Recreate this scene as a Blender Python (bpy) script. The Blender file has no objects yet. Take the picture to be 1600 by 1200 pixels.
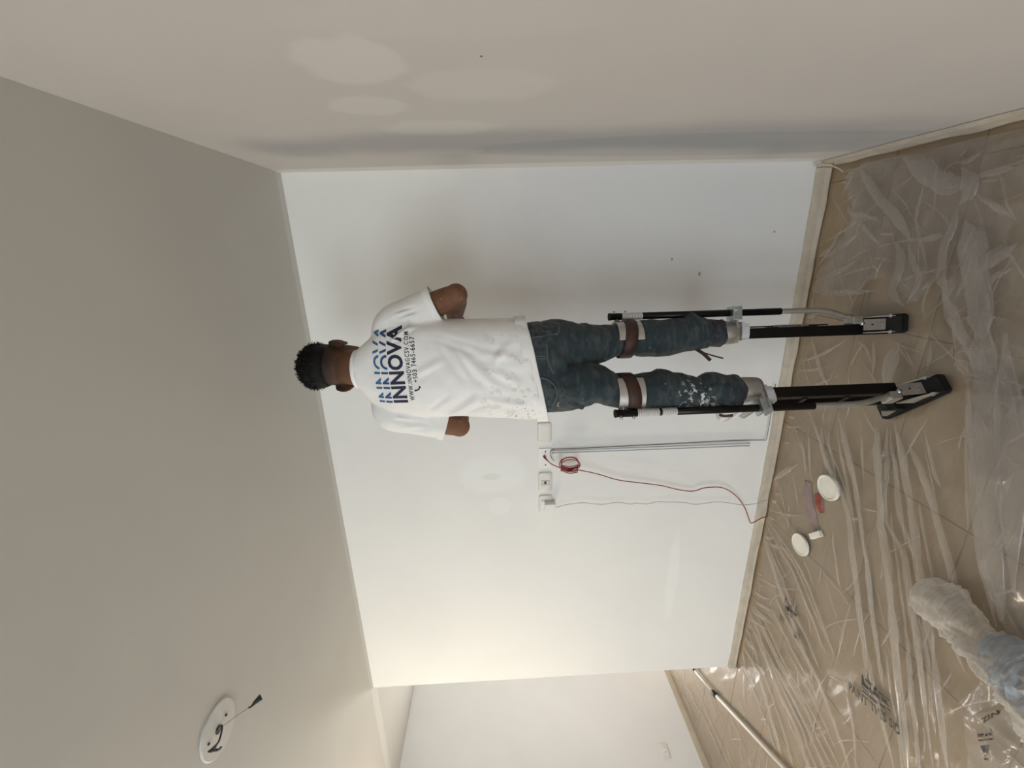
import bpy, bmesh, math, random
import numpy as np
from mathutils import Vector, Matrix
from mathutils.bvhtree import BVHTree

random.seed(7)
rng = np.random.default_rng(7)
scene = bpy.context.scene
COL = scene.collection

# ------------------------------------------------------------------ camera
H = 1.6                                   # eye height
YAW, PITCH, ROLL, FPX = -0.319760, -0.030849, -0.037484, 652.88
BACK, RIGHT, CEIL, LEFT_END, LEFT = 2.126, 0.3385, 2.5466, -2.8777, -4.095
REAR, HALL = -3.3, 5.2


def cam_axes():
    cy, sy = math.cos(YAW), math.sin(YAW)
    fwd = np.array([sy, cy, 0.]); right = np.array([cy, -sy, 0.]); up = np.array([0., 0., 1.])
    f2 = fwd * math.cos(PITCH) + up * math.sin(PITCH)
    u2 = up * math.cos(PITCH) - fwd * math.sin(PITCH)
    r3 = right * math.cos(ROLL) + u2 * math.sin(ROLL)
    u3 = u2 * math.cos(ROLL) - right * math.sin(ROLL)
    return r3, u3, f2


CR, CU, CF = cam_axes()
cam_data = bpy.data.cameras.new('camera')
cam = bpy.data.objects.new('camera', cam_data)
COL.objects.link(cam)
# the phone was held so that the saved picture lies on its side: image right is world down
m = Matrix.Identity(4)
for i in range(3):
    m[i][0] = -CU[i]; m[i][1] = CR[i]; m[i][2] = -CF[i]
m[2][3] = H
cam.matrix_world = m
cam_data.sensor_fit = 'HORIZONTAL'
cam_data.sensor_width = 36
cam_data.lens = FPX * 36 / 1600
cam_data.clip_start = 0.02
scene.camera = cam

# ------------------------------------------------------------------ world, lights, exposure
world = bpy.data.worlds.new('sky'); scene.world = world
world.use_nodes = True
wn = world.node_tree
wn.nodes['Background'].inputs[0].default_value = (0.75, 0.87, 1.0, 1)
wn.nodes['Background'].inputs[1].default_value = 1.2

vs = scene.view_settings
vs.view_transform = 'Standard'; vs.look = 'None'; vs.gamma = 1.0
vs.use_curve_mapping = False
vs.exposure = 0.55


def window_light(name, loc, target, sx, sy, power, color, spread=180):
    d = bpy.data.lights.new(name, 'AREA')
    d.shape = 'RECTANGLE'; d.size = sx; d.size_y = sy
    d.energy = power; d.color = color; d.spread = math.radians(spread)
    o = bpy.data.objects.new(name, d); COL.objects.link(o)
    o.location = loc
    dirv = Vector(target) - Vector(loc)
    o.rotation_euler = dirv.to_track_quat('-Z', 'Y').to_euler()
    return o


# daylight entering by the openings of the room (wall behind the camera, left wall, hallway)
window_light('daylight_rear', (-2.2, REAR - 0.02, 1.6), (-2.2, 5, 1.6), 3.4, 1.5, 80, (0.88, 0.94, 1.0))
window_light('daylight_left', (LEFT - 0.02, 0.95, 1.95), (5, 0.95, 1.95), 0.7, 0.8, 33, (1.0, 0.83, 0.62))
window_light('daylight_hall', (LEFT - 0.02, 3.29, 1.05), (5, 3.29, 1.05), 0.42, 2.0, 20, (1.0, 0.97, 0.93))


# ------------------------------------------------------------------ measuring helpers: photo point -> place in the room
def ray(x, y):
    return CF + CR * ((1200 - y - 600) / FPX) + CU * ((800 - x) / FPX)


def at_y(x, y, Y):
    d = ray(x, y); return np.array([0, 0, H]) + d * (Y / d[1])


def at_z(x, y, Z=0.0):
    d = ray(x, y); return np.array([0, 0, H]) + d * ((Z - H) / d[2])


def at_x(x, y, X):
    d = ray(x, y); return np.array([0, 0, H]) + d * (X / d[0])


# ------------------------------------------------------------------ mesh helpers
class MB:
    def __init__(self):
        self.v = []; self.f = []; self.n = 0; self.items = []

    def add(self, v, f):
        v = np.asarray(v, float).reshape(-1, 3)
        self.v.append(v); self.items.append((v, f))
        self.f += [tuple(int(i) + self.n for i in q) for q in f]
        self.n += len(v)
        return self

    def data(self):
        return (np.concatenate(self.v) if self.v else np.zeros((0, 3))), self.f


def chain_loc(o):
    L = np.zeros(3)
    while o is not None:
        L = L + np.array(o.location); o = o.parent
    return L


def obj(name, vf, mat, parent=None, smooth=False, bevel=0, kind=None):
    v, f = vf.data() if isinstance(vf, MB) else vf
    v = np.asarray(v, float)
    if parent is not None:
        v = v - chain_loc(parent)
    me = bpy.data.meshes.new(name)
    me.from_pydata(v.tolist(), [], [tuple(q) for q in f])
    if bevel:
        bm = bmesh.new(); bm.from_mesh(me)
        bmesh.ops.bevel(bm, geom=[e for e in bm.edges if len(e.link_faces) == 2 and e.calc_face_angle(0) > 0.6],
                        offset=bevel, segments=2, affect='EDGES', profile=0.6)
        bm.to_mesh(me); bm.free()
    bm = bmesh.new(); bm.from_mesh(me)
    bmesh.ops.recalc_face_normals(bm, faces=bm.faces); bm.to_mesh(me); bm.free()
    if smooth:
        me.polygons.foreach_set('use_smooth', [True] * len(me.polygons))
    me.materials.append(mat)
    o = bpy.data.objects.new(name, me); COL.objects.link(o)
    if parent is not None:
        o.parent = parent
    if kind:
        o['kind'] = kind
    return o


def tag(o, label, cat, group=None, kind=None):
    o['label'] = label; o['category'] = cat
    if group: o['group'] = group
    if kind: o['kind'] = kind
    return o


def empty(name, loc, label=None, cat=None, group=None):
    o = bpy.data.objects.new(name, None); COL.objects.link(o)
    o.location = loc; o.empty_display_size = 0.1
    if label: tag(o, label, cat, group)
    return o


def box(c, s, A=None):
    c = np.asarray(c, float); h = np.asarray(s, float) / 2
    v = np.array([[x, y, z] for x in (-1, 1) for y in (-1, 1) for z in (-1, 1)]) * h
    if A is not None:
        v = v @ np.asarray(A, float)           # rows of A are the local axes
    return v + c, [(0, 1, 3, 2), (4, 6, 7, 5), (0, 4, 5, 1), (2, 3, 7, 6), (0, 2, 6, 4), (1, 5, 7, 3)]


def slab(x0, x1, y0, y1, z0, z1):
    return box(((x0 + x1) / 2, (y0 + y1) / 2, (z0 + z1) / 2), (x1 - x0, y1 - y0, z1 - z0))


def nrm(a):
    a = np.asarray(a, float); return a / (np.linalg.norm(a) + 1e-12)


def catmull(P, per=8):
    P = np.asarray(P, float)
    Q = np.vstack([2 * P[0] - P[1], P, 2 * P[-1] - P[-2]])
    out = []
    for i in range(1, len(Q) - 2):
        p0, p1, p2, p3 = Q[i - 1:i + 3]
        for k in range(per):
            t = k / per
            out.append(0.5 * ((2 * p1) + (-p0 + p2) * t + (2 * p0 - 5 * p1 + 4 * p2 - p3) * t * t + (-p0 + 3 * p1 - 3 * p2 + p3) * t ** 3))
    out.append(P[-1])
    return np.array(out)


def frames(P, ref=None):
    P = np.asarray(P, float)
    T = np.gradient(P, axis=0)
    T /= np.linalg.norm(T, axis=1)[:, None] + 1e-12
    a = np.asarray(ref if ref is not None else ((0, 0, 1) if abs(T[0][2]) < 0.9 else (1, 0, 0)), float)
    out = []
    n = nrm(a - T[0] * (a @ T[0]))
    for t in T:
        n = nrm(n - t * (n @ t))
        out.append((n, np.cross(t, n)))
    return out


def tube(P, r, n=8, ref=None, cap=True, rb=None):
    P = np.asarray(P, float)
    r = np.broadcast_to(np.asarray(r, float), (len(P),))
    rb = r if rb is None else np.broadcast_to(np.asarray(rb, float), (len(P),))
    F = frames(P, ref)
    v = []
    for p, (a, b), ra, rc in zip(P, F, r, rb):
        for k in range(n):
            an = 2 * math.pi * k / n
            v.append(p + a * (ra * math.cos(an)) + b * (rc * math.sin(an)))
    f = [(i * n + k, i * n + (k + 1) % n, (i + 1) * n + (k + 1) % n, (i + 1) * n + k) for i in range(len(P) - 1) for k in range(n)]
    if cap:
        f += [tuple(range(n))[::-1], tuple((len(P) - 1) * n + k for k in range(n))]
    return np.array(v), f


def rings_loft(rings):
    n = len(rings[0]); v = np.vstack(rings)
    f = [(i * n + k, i * n + (k + 1) % n, (i + 1) * n + (k + 1) % n, (i + 1) * n + k) for i in range(len(rings) - 1) for k in range(n)]
    f += [tuple(range(n))[::-1], tuple((len(rings) - 1) * n + k for k in range(n))]
    return v, f


def ell_ring(c, rx, ry, n=32, p=2.0, tilt=0.0):
    """horizontal ring; tilt lifts z with x"""
    out = []
    for k in range(n):
        a = 2 * math.pi * k / n
        ca, sa = math.cos(a), math.sin(a)
        x = rx * math.copysign(abs(ca) ** (2 / p), ca); y = ry * math.copysign(abs(sa) ** (2 / p), sa)
        out.append((c[0] + x, c[1] + y, c[2] + tilt * x))
    return np.array(out)


def blob(c, r, n=16, m_=10, A=None):
    c = np.asarray(c, float); r = np.broadcast_to(np.asarray(r, float), (3,))
    rings = []
    for i in range(m_ + 1):
        th = math.pi * (i + 0.02 * (1 if i == 0 else -1 if i == m_ else 0)) / m_
        rings.append([(math.sin(th) * math.cos(2 * math.pi * k / n) * r[0], math.sin(th) * math.sin(2 * math.pi * k / n) * r[1], math.cos(th) * r[2]) for k in range(n)])
    v, f = rings_loft([np.array(q) for q in rings])
    if A is not None: v = v @ np.asarray(A, float)
    return v + c, f


def cyl(p0, p1, r, n=14, r1=None):
    return tube(np.array([p0, p1], float), np.array([r, r if r1 is None else r1]), n)


def voxel_union(parts, vox, it=4, factor=0.5):
    mb = MB()
    for v, f in parts: mb.add(v, f)
    v, f = mb.data()
    me = bpy.data.meshes.new('tmp'); me.from_pydata(v.tolist(), [], f)
    bm = bmesh.new(); bm.from_mesh(me); bmesh.ops.recalc_face_normals(bm, faces=bm.faces); bm.to_mesh(me); bm.free()
    o = bpy.data.objects.new('tmp', me); COL.objects.link(o)
    r = o.modifiers.new('r', 'REMESH'); r.mode = 'VOXEL'; r.voxel_size = vox
    if it:
        s = o.modifiers.new('s', 'SMOOTH'); s.factor = factor; s.iterations = it
    dg = bpy.context.evaluated_depsgraph_get(); dg.update()
    e = o.evaluated_get(dg)
    m2 = bpy.data.meshes.new_from_object(e)
    V = np.empty(len(m2.vertices) * 3); m2.vertices.foreach_get('co', V); V = V.reshape(-1, 3)
    N = np.empty(len(m2.vertices) * 3); m2.vertices.foreach_get('normal', N); N = N.reshape(-1, 3)
    F = [tuple(p.vertices) for p in m2.polygons]
    bpy.data.objects.remove(o); bpy.data.meshes.remove(me); bpy.data.meshes.remove(m2)
    return V, N, F


_tab = rng.random((64, 64, 64)) * 2 - 1


def vnoise(P, s=1.0, off=0.0):
    P = np.asarray(P, float) * s + off
    i = np.floor(P).astype(int); t = P - i; t = t * t * (3 - 2 * t)
    i %= 64; j = (i + 1) % 64
    x0, y0, z0 = i.T; x1, y1, z1 = j.T; a, b, c = t.T
    L = lambda u, w, k: u + (w - u) * k
    return L(L(L(_tab[x0, y0, z0], _tab[x1, y0, z0], a), L(_tab[x0, y1, z0], _tab[x1, y1, z0], a), b),
             L(L(_tab[x0, y0, z1], _tab[x1, y0, z1], a), L(_tab[x0, y1, z1], _tab[x1, y1, z1], a), b), c)


def seg_dist(P, a, b):
    a = np.asarray(a, float); b = np.asarray(b, float); d = b - a
    t = np.clip(((P - a) @ d) / (d @ d), 0, 1)
    return np.linalg.norm(P - (a + t[:, None] * d), axis=1), t


def poly_dist2(P, line):
    """distance of 2d points to a polyline, and position along it 0..1"""
    best = np.full(len(P), 1e9); tt = np.zeros(len(P)); n = len(line) - 1
    for i in range(n):
        d, t = seg_dist(P, line[i], line[i + 1])
        mk = d < best
        best[mk] = d[mk]; tt[mk] = (i + t[mk]) / n
    return best, tt


def in_poly(P, poly):
    poly = np.asarray(poly, float); x, y = P[:, 0], P[:, 1]
    r = np.zeros(len(P), bool); j = len(poly) - 1
    for i in range(len(poly)):
        xi, yi = poly[i][:2]; xj, yj = poly[j][:2]
        c = ((yi > y) != (yj > y)) & (x < (xj - xi) * (y - yi) / (yj - yi + 1e-15) + xi)
        r ^= c; j = i
    return r


# ------------------------------------------------------------------ materials
def mat_new(name):
    mt = bpy.data.materials.new(name); mt.use_nodes = True
    nt = mt.node_tree
    return mt, nt, nt.nodes['Principled BSDF']


def N(nt, typ, **kw):
    n = nt.nodes.new(typ)
    for k, v in kw.items():
        if k == 'ins':
            for i, val in v.items(): n.inputs[i].default_value = val
        else:
            setattr(n, k, v)
    return n


def ramp(nt, fac, stops):
    r = nt.nodes.new('ShaderNodeValToRGB')
    e = r.color_ramp.elements
    while len(e) < len(stops): e.new(0.5)
    for q, (p, c) in zip(e, stops):
        q.position = p; q.color = (*c, 1) if len(c) == 3 else c
    nt.links.new(fac, r.inputs[0])
    return r.outputs[0]


def mixc(nt, fac, a, b):
    n = nt.nodes.new('ShaderNodeMix'); n.data_type = 'RGBA'
    for sock, val in ((0, fac), (6, a), (7, b)):
        if hasattr(val, 'links'): nt.links.new(val, n.inputs[sock])
        elif sock == 0: n.inputs[0].default_value = val
        else: n.inputs[sock].default_value = (*val, 1)
    return n.outputs[2]


def math_(nt, op, a, b=0.0, c=None, clamp=False):
    n = nt.nodes.new('ShaderNodeMath'); n.operation = op; n.use_clamp = clamp
    for i, val in enumerate((a, b) if c is None else (a, b, c)):
        if hasattr(val, 'links'): nt.links.new(val, n.inputs[i])
        else: n.inputs[i].default_value = val
    return n.outputs[0]


def geo_pos(nt):
    return nt.nodes.new('ShaderNodeNewGeometry').outputs['Position']


def noise(nt, vec, scale, detail=3, rough=0.55):
    n = N(nt, 'ShaderNodeTexNoise', ins={'Scale': scale, 'Detail': detail, 'Roughness': rough})
    nt.links.new(vec, n.inputs['Vector'])
    return n.outputs['Fac']


def plain(name, col, rough=0.5, metal=0.0, spec=0.5, var=0.08, nscale=40, bump=0.0, bscale=200):
    mt, nt, b = mat_new(name)
    pos = geo_pos(nt)
    nz = noise(nt, pos, nscale)
    lo = tuple(max(0, c * (1 - var)) for c in col); hi = tuple(min(1, c * (1 + var)) for c in col)
    c = ramp(nt, nz, [(0.3, lo), (0.7, hi)])
    nt.links.new(c, b.inputs['Base Color'])
    b.inputs['Roughness'].default_value = rough
    b.inputs['Metallic'].default_value = metal
    b.inputs['Specular IOR Level'].default_value = spec
    if bump:
        bp = N(nt, 'ShaderNodeBump', ins={'Strength': bump, 'Distance': 0.002})
        nt.links.new(noise(nt, pos, bscale), bp.inputs['Height'])
        nt.links.new(bp.outputs[0], b.inputs['Normal'])
    return mt


def patch_mask(nt, pos, c, r, soft=0.25, wob=0.35, scale=9):
    """soft-edged hand-made patch: 1 inside, 0 outside"""
    nz = noise(nt, pos, scale, 2)
    sub = N(nt, 'ShaderNodeVectorMath', operation='SUBTRACT'); nt.links.new(pos, sub.inputs[0]); sub.inputs[1].default_value = c
    dv = N(nt, 'ShaderNodeVectorMath', operation='DIVIDE'); nt.links.new(sub.outputs[0], dv.inputs[0]); dv.inputs[1].default_value = r
    ln = N(nt, 'ShaderNodeVectorMath', operation='LENGTH'); nt.links.new(dv.outputs[0], ln.inputs[0])
    d = math_(nt, 'ADD', ln.outputs['Value'], math_(nt, 'MULTIPLY', math_(nt, 'SUBTRACT', nz, 0.5), wob * 2))
    mr = N(nt, 'ShaderNodeMapRange', interpolation_type='SMOOTHSTEP', ins={1: 1.0 + soft / 2, 2: 1.0 - soft / 2, 3: 0.0, 4: 1.0})
    nt.links.new(d, mr.inputs[0])
    return mr.outputs[0]


def wall_mat(name, base, patches=(), rough=0.75, blotch=0.02):
    mt, nt, b = mat_new(name)
    pos = geo_pos(nt)
    lo = tuple(c * (1 - blotch) for c in base); hi = tuple(min(1, c * (1 + blotch)) for c in base)
    col = ramp(nt, noise(nt, pos, 1.7, 3), [(0.35, lo), (0.65, hi)])
    for c, r, pc, strength, soft, wob in patches:
        mk = patch_mask(nt, pos, c, r, soft, wob)
        col = mixc(nt, math_(nt, 'MULTIPLY', mk, strength), col, pc)
    nt.links.new(col, b.inputs['Base Color'])
    b.inputs['Roughness'].default_value = rough
    b.inputs['Specular IOR Level'].default_value = 0.3
    bp = N(nt, 'ShaderNodeBump', ins={'Strength': 0.08, 'Distance': 0.002})
    nt.links.new(noise(nt, pos, 130, 3), bp.inputs['Height'])
    nt.links.new(bp.outputs[0], b.inputs['Normal'])
    return mt


BW = (0.80, 0.792, 0.765)
def wp(x, y): return tuple(at_y(x, y, BACK))
def rp(x, y): return tuple(at_x(x, y, RIGHT))


M = {}
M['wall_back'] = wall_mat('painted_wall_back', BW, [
    (wp(768, 742), (0.125, 0.2, 0.19), (0.85, 0.855, 0.83), 0.7, 0.4, 0.28),
    (wp(767, 745), (0.02, 0.2, 0.05), (0.74, 0.75, 0.72), 0.7, 0.8, 0.3),
    (wp(780, 790), (0.06, 0.2, 0.07), (0.86, 0.87, 0.84), 0.5, 0.4, 0.3),
    (wp(1050, 905), (0.33, 0.2, 0.035), (0.86, 0.87, 0.86), 0.5, 0.5, 0.4),
    (wp(580, 283), (0.075, 0.2, 0.42), (0.84, 0.85, 0.82), 0.6, 0.5, 0.3),
    ((-0.1, BACK, 2.35), (0.75, 0.3, 0.55), (0.87, 0.87, 0.835), 0.8, 1.2, 0.25),  # fresh coat, paler still: the stronger light up here put into the colour
    ((0.05, BACK, 0.75), (0.75, 0.3, 0.8), (0.66, 0.66, 0.67), 0.8, 1.2, 0.25),  # weaker light low on the right, put into the wall colour as grey
    (wp(1093, 428), (0.01, 0.2, 0.006), (0.25, 0.22, 0.18), 0.8, 0.6, 0.3),
    (wp(1050, 405), (0.006, 0.2, 0.006), (0.3, 0.27, 0.23), 0.8, 0.6, 0.3),
    (wp(1210, 362), (0.006, 0.2, 0.006), (0.3, 0.27, 0.23), 0.8, 0.6, 0.3),
])
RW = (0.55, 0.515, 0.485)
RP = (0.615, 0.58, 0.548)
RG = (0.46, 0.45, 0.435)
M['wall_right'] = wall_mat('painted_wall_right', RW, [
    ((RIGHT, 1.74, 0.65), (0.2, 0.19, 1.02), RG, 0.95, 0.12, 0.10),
    (rp(545, 98), (0.2, 0.105, 0.105), RP, 0.85, 0.28, 0.38),
    (rp(575, 165), (0.2, 0.075, 0.1), RP, 0.85, 0.28, 0.38),
    (rp(690, 200), (0.2, 0.08, 0.17), RP, 0.8, 0.35, 0.3),
    (rp(690, 237), (0.2, 0.05, 0.15), RP, 0.5, 0.25, 0.2),
    (rp(755, 135), (0.2, 0.1, 0.16), RP, 0.55, 0.4, 0.3),
    (rp(700, 30), (0.2, 0.07, 0.25), RP, 0.3, 0.5, 0.3),
    ((RIGHT, 2.14, 1.3), (0.2, 0.12, 1.7), (0.68, 0.66, 0.63), 0.9, 0.25, 0.14),
    (rp(752, 88), (0.2, 0.004, 0.003), (0.15, 0.13, 0.12), 0.9, 0.5, 0.2),
])
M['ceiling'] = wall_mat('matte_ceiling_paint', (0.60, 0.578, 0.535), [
    ((0.0, 2.13, CEIL), (6.0, 0.055, 0.2), (0.72, 0.71, 0.68), 0.6, 0.3, 0.1),
])
M['wall_left'] = wall_mat('painted_wall_left', (0.80, 0.79, 0.775))
M['baseboard'] = plain('ceramic_baseboard', (0.55, 0.48, 0.38), 0.5, var=0.06, nscale=12)
M['grout'] = plain('dark_grout', (0.20, 0.155, 0.10), 0.9)
M['tape'] = plain('masking_paper', (0.49, 0.435, 0.355), 0.7, var=0.12, nscale=14, bump=0.3, bscale=60)


def tile_mat():
    mt, nt, b = mat_new('beige_ceramic_tile')
    pos = geo_pos(nt)
    info = N(nt, 'ShaderNodeObjectInfo')
    nz = noise(nt, pos, 5, 5, 0.6)
    c = ramp(nt, nz, [(0.3, (0.295, 0.222, 0.140)), (0.7, (0.375, 0.287, 0.188))])
    c = mixc(nt, math_(nt, 'MULTIPLY', info.outputs['Random'], 0.25), c, (0.33, 0.255, 0.16))
    nt.links.new(c, b.inputs['Base Color'])
    b.inputs['Roughness'].default_value = 0.45
    return mt


M['tile'] = tile_mat()


def film_mat(name, base, edge, tint=(0.96, 0.95, 0.94), white=(0.80, 0.79, 0.77), rough=0.18, gloss=0.7, streak=0.12):
    """thin polythene: mostly see-through, milkier where it is seen edge-on"""
    mt, nt, b = mat_new(name)
    nt.nodes.remove(b)
    out = nt.nodes['Material Output']
    pos = geo_pos(nt)
    tr = N(nt, 'ShaderNodeBsdfTransparent', ins={0: (*tint, 1)})
    df = N(nt, 'ShaderNodeBsdfDiffuse', ins={0: (*white, 1)})
    tl = N(nt, 'ShaderNodeBsdfTranslucent', ins={0: (*white, 1)})
    m1 = N(nt, 'ShaderNodeMixShader', ins={0: 0.45}); nt.links.new(df.outputs[0], m1.inputs[1]); nt.links.new(tl.outputs[0], m1.inputs[2])
    gl = N(nt, 'ShaderNodeBsdfGlossy', ins={0: (1, 1, 1, 1), 'Roughness': rough})
    m2 = N(nt, 'ShaderNodeMixShader', ins={0: 0.06}); nt.links.new(m1.outputs[0], m2.inputs[1]); nt.links.new(gl.outputs[0], m2.inputs[2])
    lw = N(nt, 'ShaderNodeLayerWeight', ins={'Blend': 0.35})
    nz = noise(nt, pos, 7, 4, 0.6)
    f = math_(nt, 'ADD', math_(nt, 'MULTIPLY', math_(nt, 'POWER', lw.outputs['Facing'], 1.6), edge), base)
    # fine wrinkles too small to model: thin streaks in two directions
    for rot, amt, off in ((0.30, streak, 0.0), (0.75, streak * 0.8, 7.0), (-0.2, streak * 0.6, 13.0)):
        mp = N(nt, 'ShaderNodeMapping', ins={'Rotation': (0, 0, rot), 'Scale': (1.3, 17.0, 1.0), 'Location': (off, off, 0)})
        nt.links.new(pos, mp.inputs['Vector'])
        s = noise(nt, mp.outputs[0], 1.6, 3, 0.6)
        s = math_(nt, 'SUBTRACT', 1.0, math_(nt, 'ABSOLUTE', math_(nt, 'MULTIPLY', math_(nt, 'SUBTRACT', s, 0.5), 4.0)), clamp=True)
        f = math_(nt, 'ADD', f, math_(nt, 'MULTIPLY', math_(nt, 'POWER', s, 9.0), amt))
    f = math_(nt, 'MULTIPLY', f, math_(nt, 'ADD', nz, 0.5), clamp=True)
    bp = N(nt, 'ShaderNodeBump', ins={'Strength': 0.25, 'Distance': 0.004})
    nt.links.new(noise(nt, pos, 45, 4), bp.inputs['Height'])
    for s in (df, tl, gl): nt.links.new(bp.outputs[0], s.inputs['Normal'])
    m3 = N(nt, 'ShaderNodeMixShader'); nt.links.new(f, m3.inputs[0]); nt.links.new(tr.outputs[0], m3.inputs[1]); nt.links.new(m2.outputs[0], m3.inputs[2])
    l2 = N(nt, 'ShaderNodeLayerWeight', ins={'Blend': 0.5})
    schlick = math_(nt, 'ADD', 0.04, math_(nt, 'MULTIPLY', math_(nt, 'POWER', l2.outputs['Facing'], 5.0), 0.96))
    g2 = N(nt, 'ShaderNodeBsdfGlossy', ins={0: (1, 1, 1, 1), 'Roughness': rough}); nt.links.new(bp.outputs[0], g2.inputs['Normal'])
    m4 = N(nt, 'ShaderNodeMixShader'); nt.links.new(math_(nt, 'MULTIPLY', schlick, gloss), m4.inputs[0]); nt.links.new(m3.outputs[0], m4.inputs[1]); nt.links.new(g2.outputs[0], m4.inputs[2])
    nt.links.new(m4.outputs[0], out.inputs['Surface'])
    return mt


M['film'] = film_mat('clear_polythene', 0.15, 0.22, white=(0.72, 0.66, 0.58), streak=0.09)
M['film_pleat'] = film_mat('pleated_polythene', 0.26, 0.42, white=(0.80, 0.75, 0.68), streak=0.0)
M['film_milky'] = film_mat('milky_polythene', 0.20, 0.26, white=(0.70, 0.66, 0.62), streak=0.08)
M['film_bundle'] = film_mat('bunched_polythene', 0.42, 0.50, rough=0.38, gloss=0.3, white=(0.74, 0.70, 0.65))
M['ink'] = plain('black_ink', (0.035, 0.03, 0.028), 0.6)
M['ink_grey'] = plain('grey_ink', (0.04, 0.035, 0.03), 0.6)
M['blue_film'] = film_mat('blue_tinted_polythene', 0.32, 0.34, white=(0.50, 0.58, 0.68), rough=0.35, gloss=0.3)

M['skin'] = None


def skin_mat():
    mt, nt, b = mat_new('skin')
    pos = geo_pos(nt)
    c = ramp(nt, noise(nt, pos, 25, 4), [(0.3, (0.155, 0.073, 0.041)), (0.7, (0.20, 0.096, 0.054))])
    # shaved sides and nape: dark stubble that fades into bare skin
    sx = N(nt, 'ShaderNodeSeparateXYZ'); nt.links.new(pos, sx.inputs[0])
    z = math_(nt, 'ADD', sx.outputs['Z'], math_(nt, 'MULTIPLY', math_(nt, 'SUBTRACT', noise(nt, pos, 60, 3), 0.5), 0.02))
    mr = N(nt, 'ShaderNodeMapRange', ins={1: 2.115, 2: 2.225, 3: 0.0, 4: 0.98}); nt.links.new(z, mr.inputs[0])
    yy = N(nt, 'ShaderNodeMapRange', ins={1: 1.60, 2: 1.575, 3: 0.0, 4: 1.0}); nt.links.new(sx.outputs['Y'], yy.inputs[0])
    c = mixc(nt, math_(nt, 'MULTIPLY', mr.outputs[0], yy.outputs[0]), c, (0.016, 0.012, 0.010))
    # dried plaster smears on the arms only
    low = N(nt, 'ShaderNodeMapRange', ins={1: 1.84, 2: 1.80, 3: 0.0, 4: 1.0}); nt.links.new(sx.outputs['Z'], low.inputs[0])
    sm = ramp(nt, noise(nt, pos, 38, 4, 0.7), [(0.63, (0, 0, 0)), (0.68, (1, 1, 1))])
    c = mixc(nt, math_(nt, 'MULTIPLY', math_(nt, 'MULTIPLY', sm, low.outputs[0]), 0.55), c, (0.62, 0.58, 0.54))
    nt.links.new(c, b.inputs['Base Color'])
    b.inputs['Roughness'].default_value = 0.6
    b.inputs['Specular IOR Level'].default_value = 0.2
    return mt


M['skin'] = skin_mat()
M['hair'] = plain('black_hair', (0.005, 0.0045, 0.0045), 0.7, spec=0.2, var=0.3, nscale=120)
M['eye'] = plain('eye_white', (0.7, 0.68, 0.65), 0.2)


def cloth_mat(name, lo, hi, spots, spot_col, spot_thr=0.7, spot_scale=60, rough=0.9, weave=700, wear=None, extra=()):
    mt, nt, b = mat_new(name)
    pos = geo_pos(nt)
    c = ramp(nt, noise(nt, pos, 9, 5, 0.6), [(0.3, lo), (0.7, hi)])
    if wear:
        mp = N(nt, 'ShaderNodeMapping', ins={'Scale': (1.0, 1.0, 3.2), 'Rotation': (0.0, 0.25, 0.0)}); nt.links.new(pos, mp.inputs['Vector'])
        w = ramp(nt, noise(nt, mp.outputs[0], 13, 5, 0.65), [(0.48, (0, 0, 0)), (0.72, (1, 1, 1))])
        c = mixc(nt, math_(nt, 'MULTIPLY', w, 0.8), c, wear)
    if spots:
        big = ramp(nt, noise(nt, pos, 5, 2), [(0.45, (0, 0, 0)), (0.6, (1, 1, 1))])
        sp = ramp(nt, noise(nt, pos, spot_scale, 3, 0.6), [(spot_thr, (0, 0, 0)), (spot_thr + 0.03, (1, 1, 1))])
        c = mixc(nt, math_(nt, 'MULTIPLY', math_(nt, 'MULTIPLY', sp, big), spots), c, spot_col)
    for ctr, rad, col, st, thr, scl in extra:
        mk = patch_mask(nt, pos, ctr, rad, 0.6, 0.2)
        sp = ramp(nt, noise(nt, pos, scl, 4, 0.65), [(thr, (0, 0, 0)), (thr + 0.03, (1, 1, 1))])
        c = mixc(nt, math_(nt, 'MULTIPLY', math_(nt, 'MULTIPLY', sp, mk), st), c, col)
    nt.links.new(c, b.inputs['Base Color'])
    b.inputs['Roughness'].default_value = rough
    b.inputs['Specular IOR Level'].default_value = 0.2
    b.inputs['Sheen Weight'].default_value = 0.15
    bp = N(nt, 'ShaderNodeBump', ins={'Strength': 0.25, 'Distance': 0.001})
    nt.links.new(noise(nt, pos, weave, 2), bp.inputs['Height'])
    nt.links.new(bp.outputs[0], b.inputs['Normal'])
    return mt


M['shirt'] = cloth_mat('white_cotton', (0.80, 0.785, 0.76), (0.86, 0.845, 0.82), 0, (0, 0, 0), extra=[
    ((-0.565, 1.40, 1.53), (0.06, 0.2, 0.055), (0.12, 0.11, 0.10), 0.75, 0.60, 75),
    ((-0.52, 1.40, 1.56), (0.16, 0.2, 0.12), (0.62, 0.60, 0.55), 0.6, 0.56, 26),
    ((-0.33, 1.40, 1.55), (0.10, 0.2, 0.10), (0.62, 0.60, 0.55), 0.5, 0.58, 26)])
M['shirt_rib'] = cloth_mat('white_rib', (0.81, 0.80, 0.775), (0.87, 0.855, 0.83), 0, (0, 0, 0))
M['denim'] = cloth_mat('work_denim', (0.020, 0.030, 0.034), (0.036, 0.050, 0.055), 0.8, (0.50, 0.50, 0.49), 0.68, 55,
                       wear=(0.085, 0.095, 0.095), extra=[
    ((-0.525, 1.36, 0.92), (0.055, 0.15, 0.075), (0.62, 0.63, 0.63), 0.9, 0.56, 48),
    ((-0.54, 1.36, 1.42), (0.07, 0.2, 0.09), (0.12, 0.125, 0.125), 0.3, 0.45, 45),
    ((-0.29, 1.45, 1.45), (0.05, 0.2, 0.06), (0.12, 0.125, 0.125), 0.3, 0.48, 50)])
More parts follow.
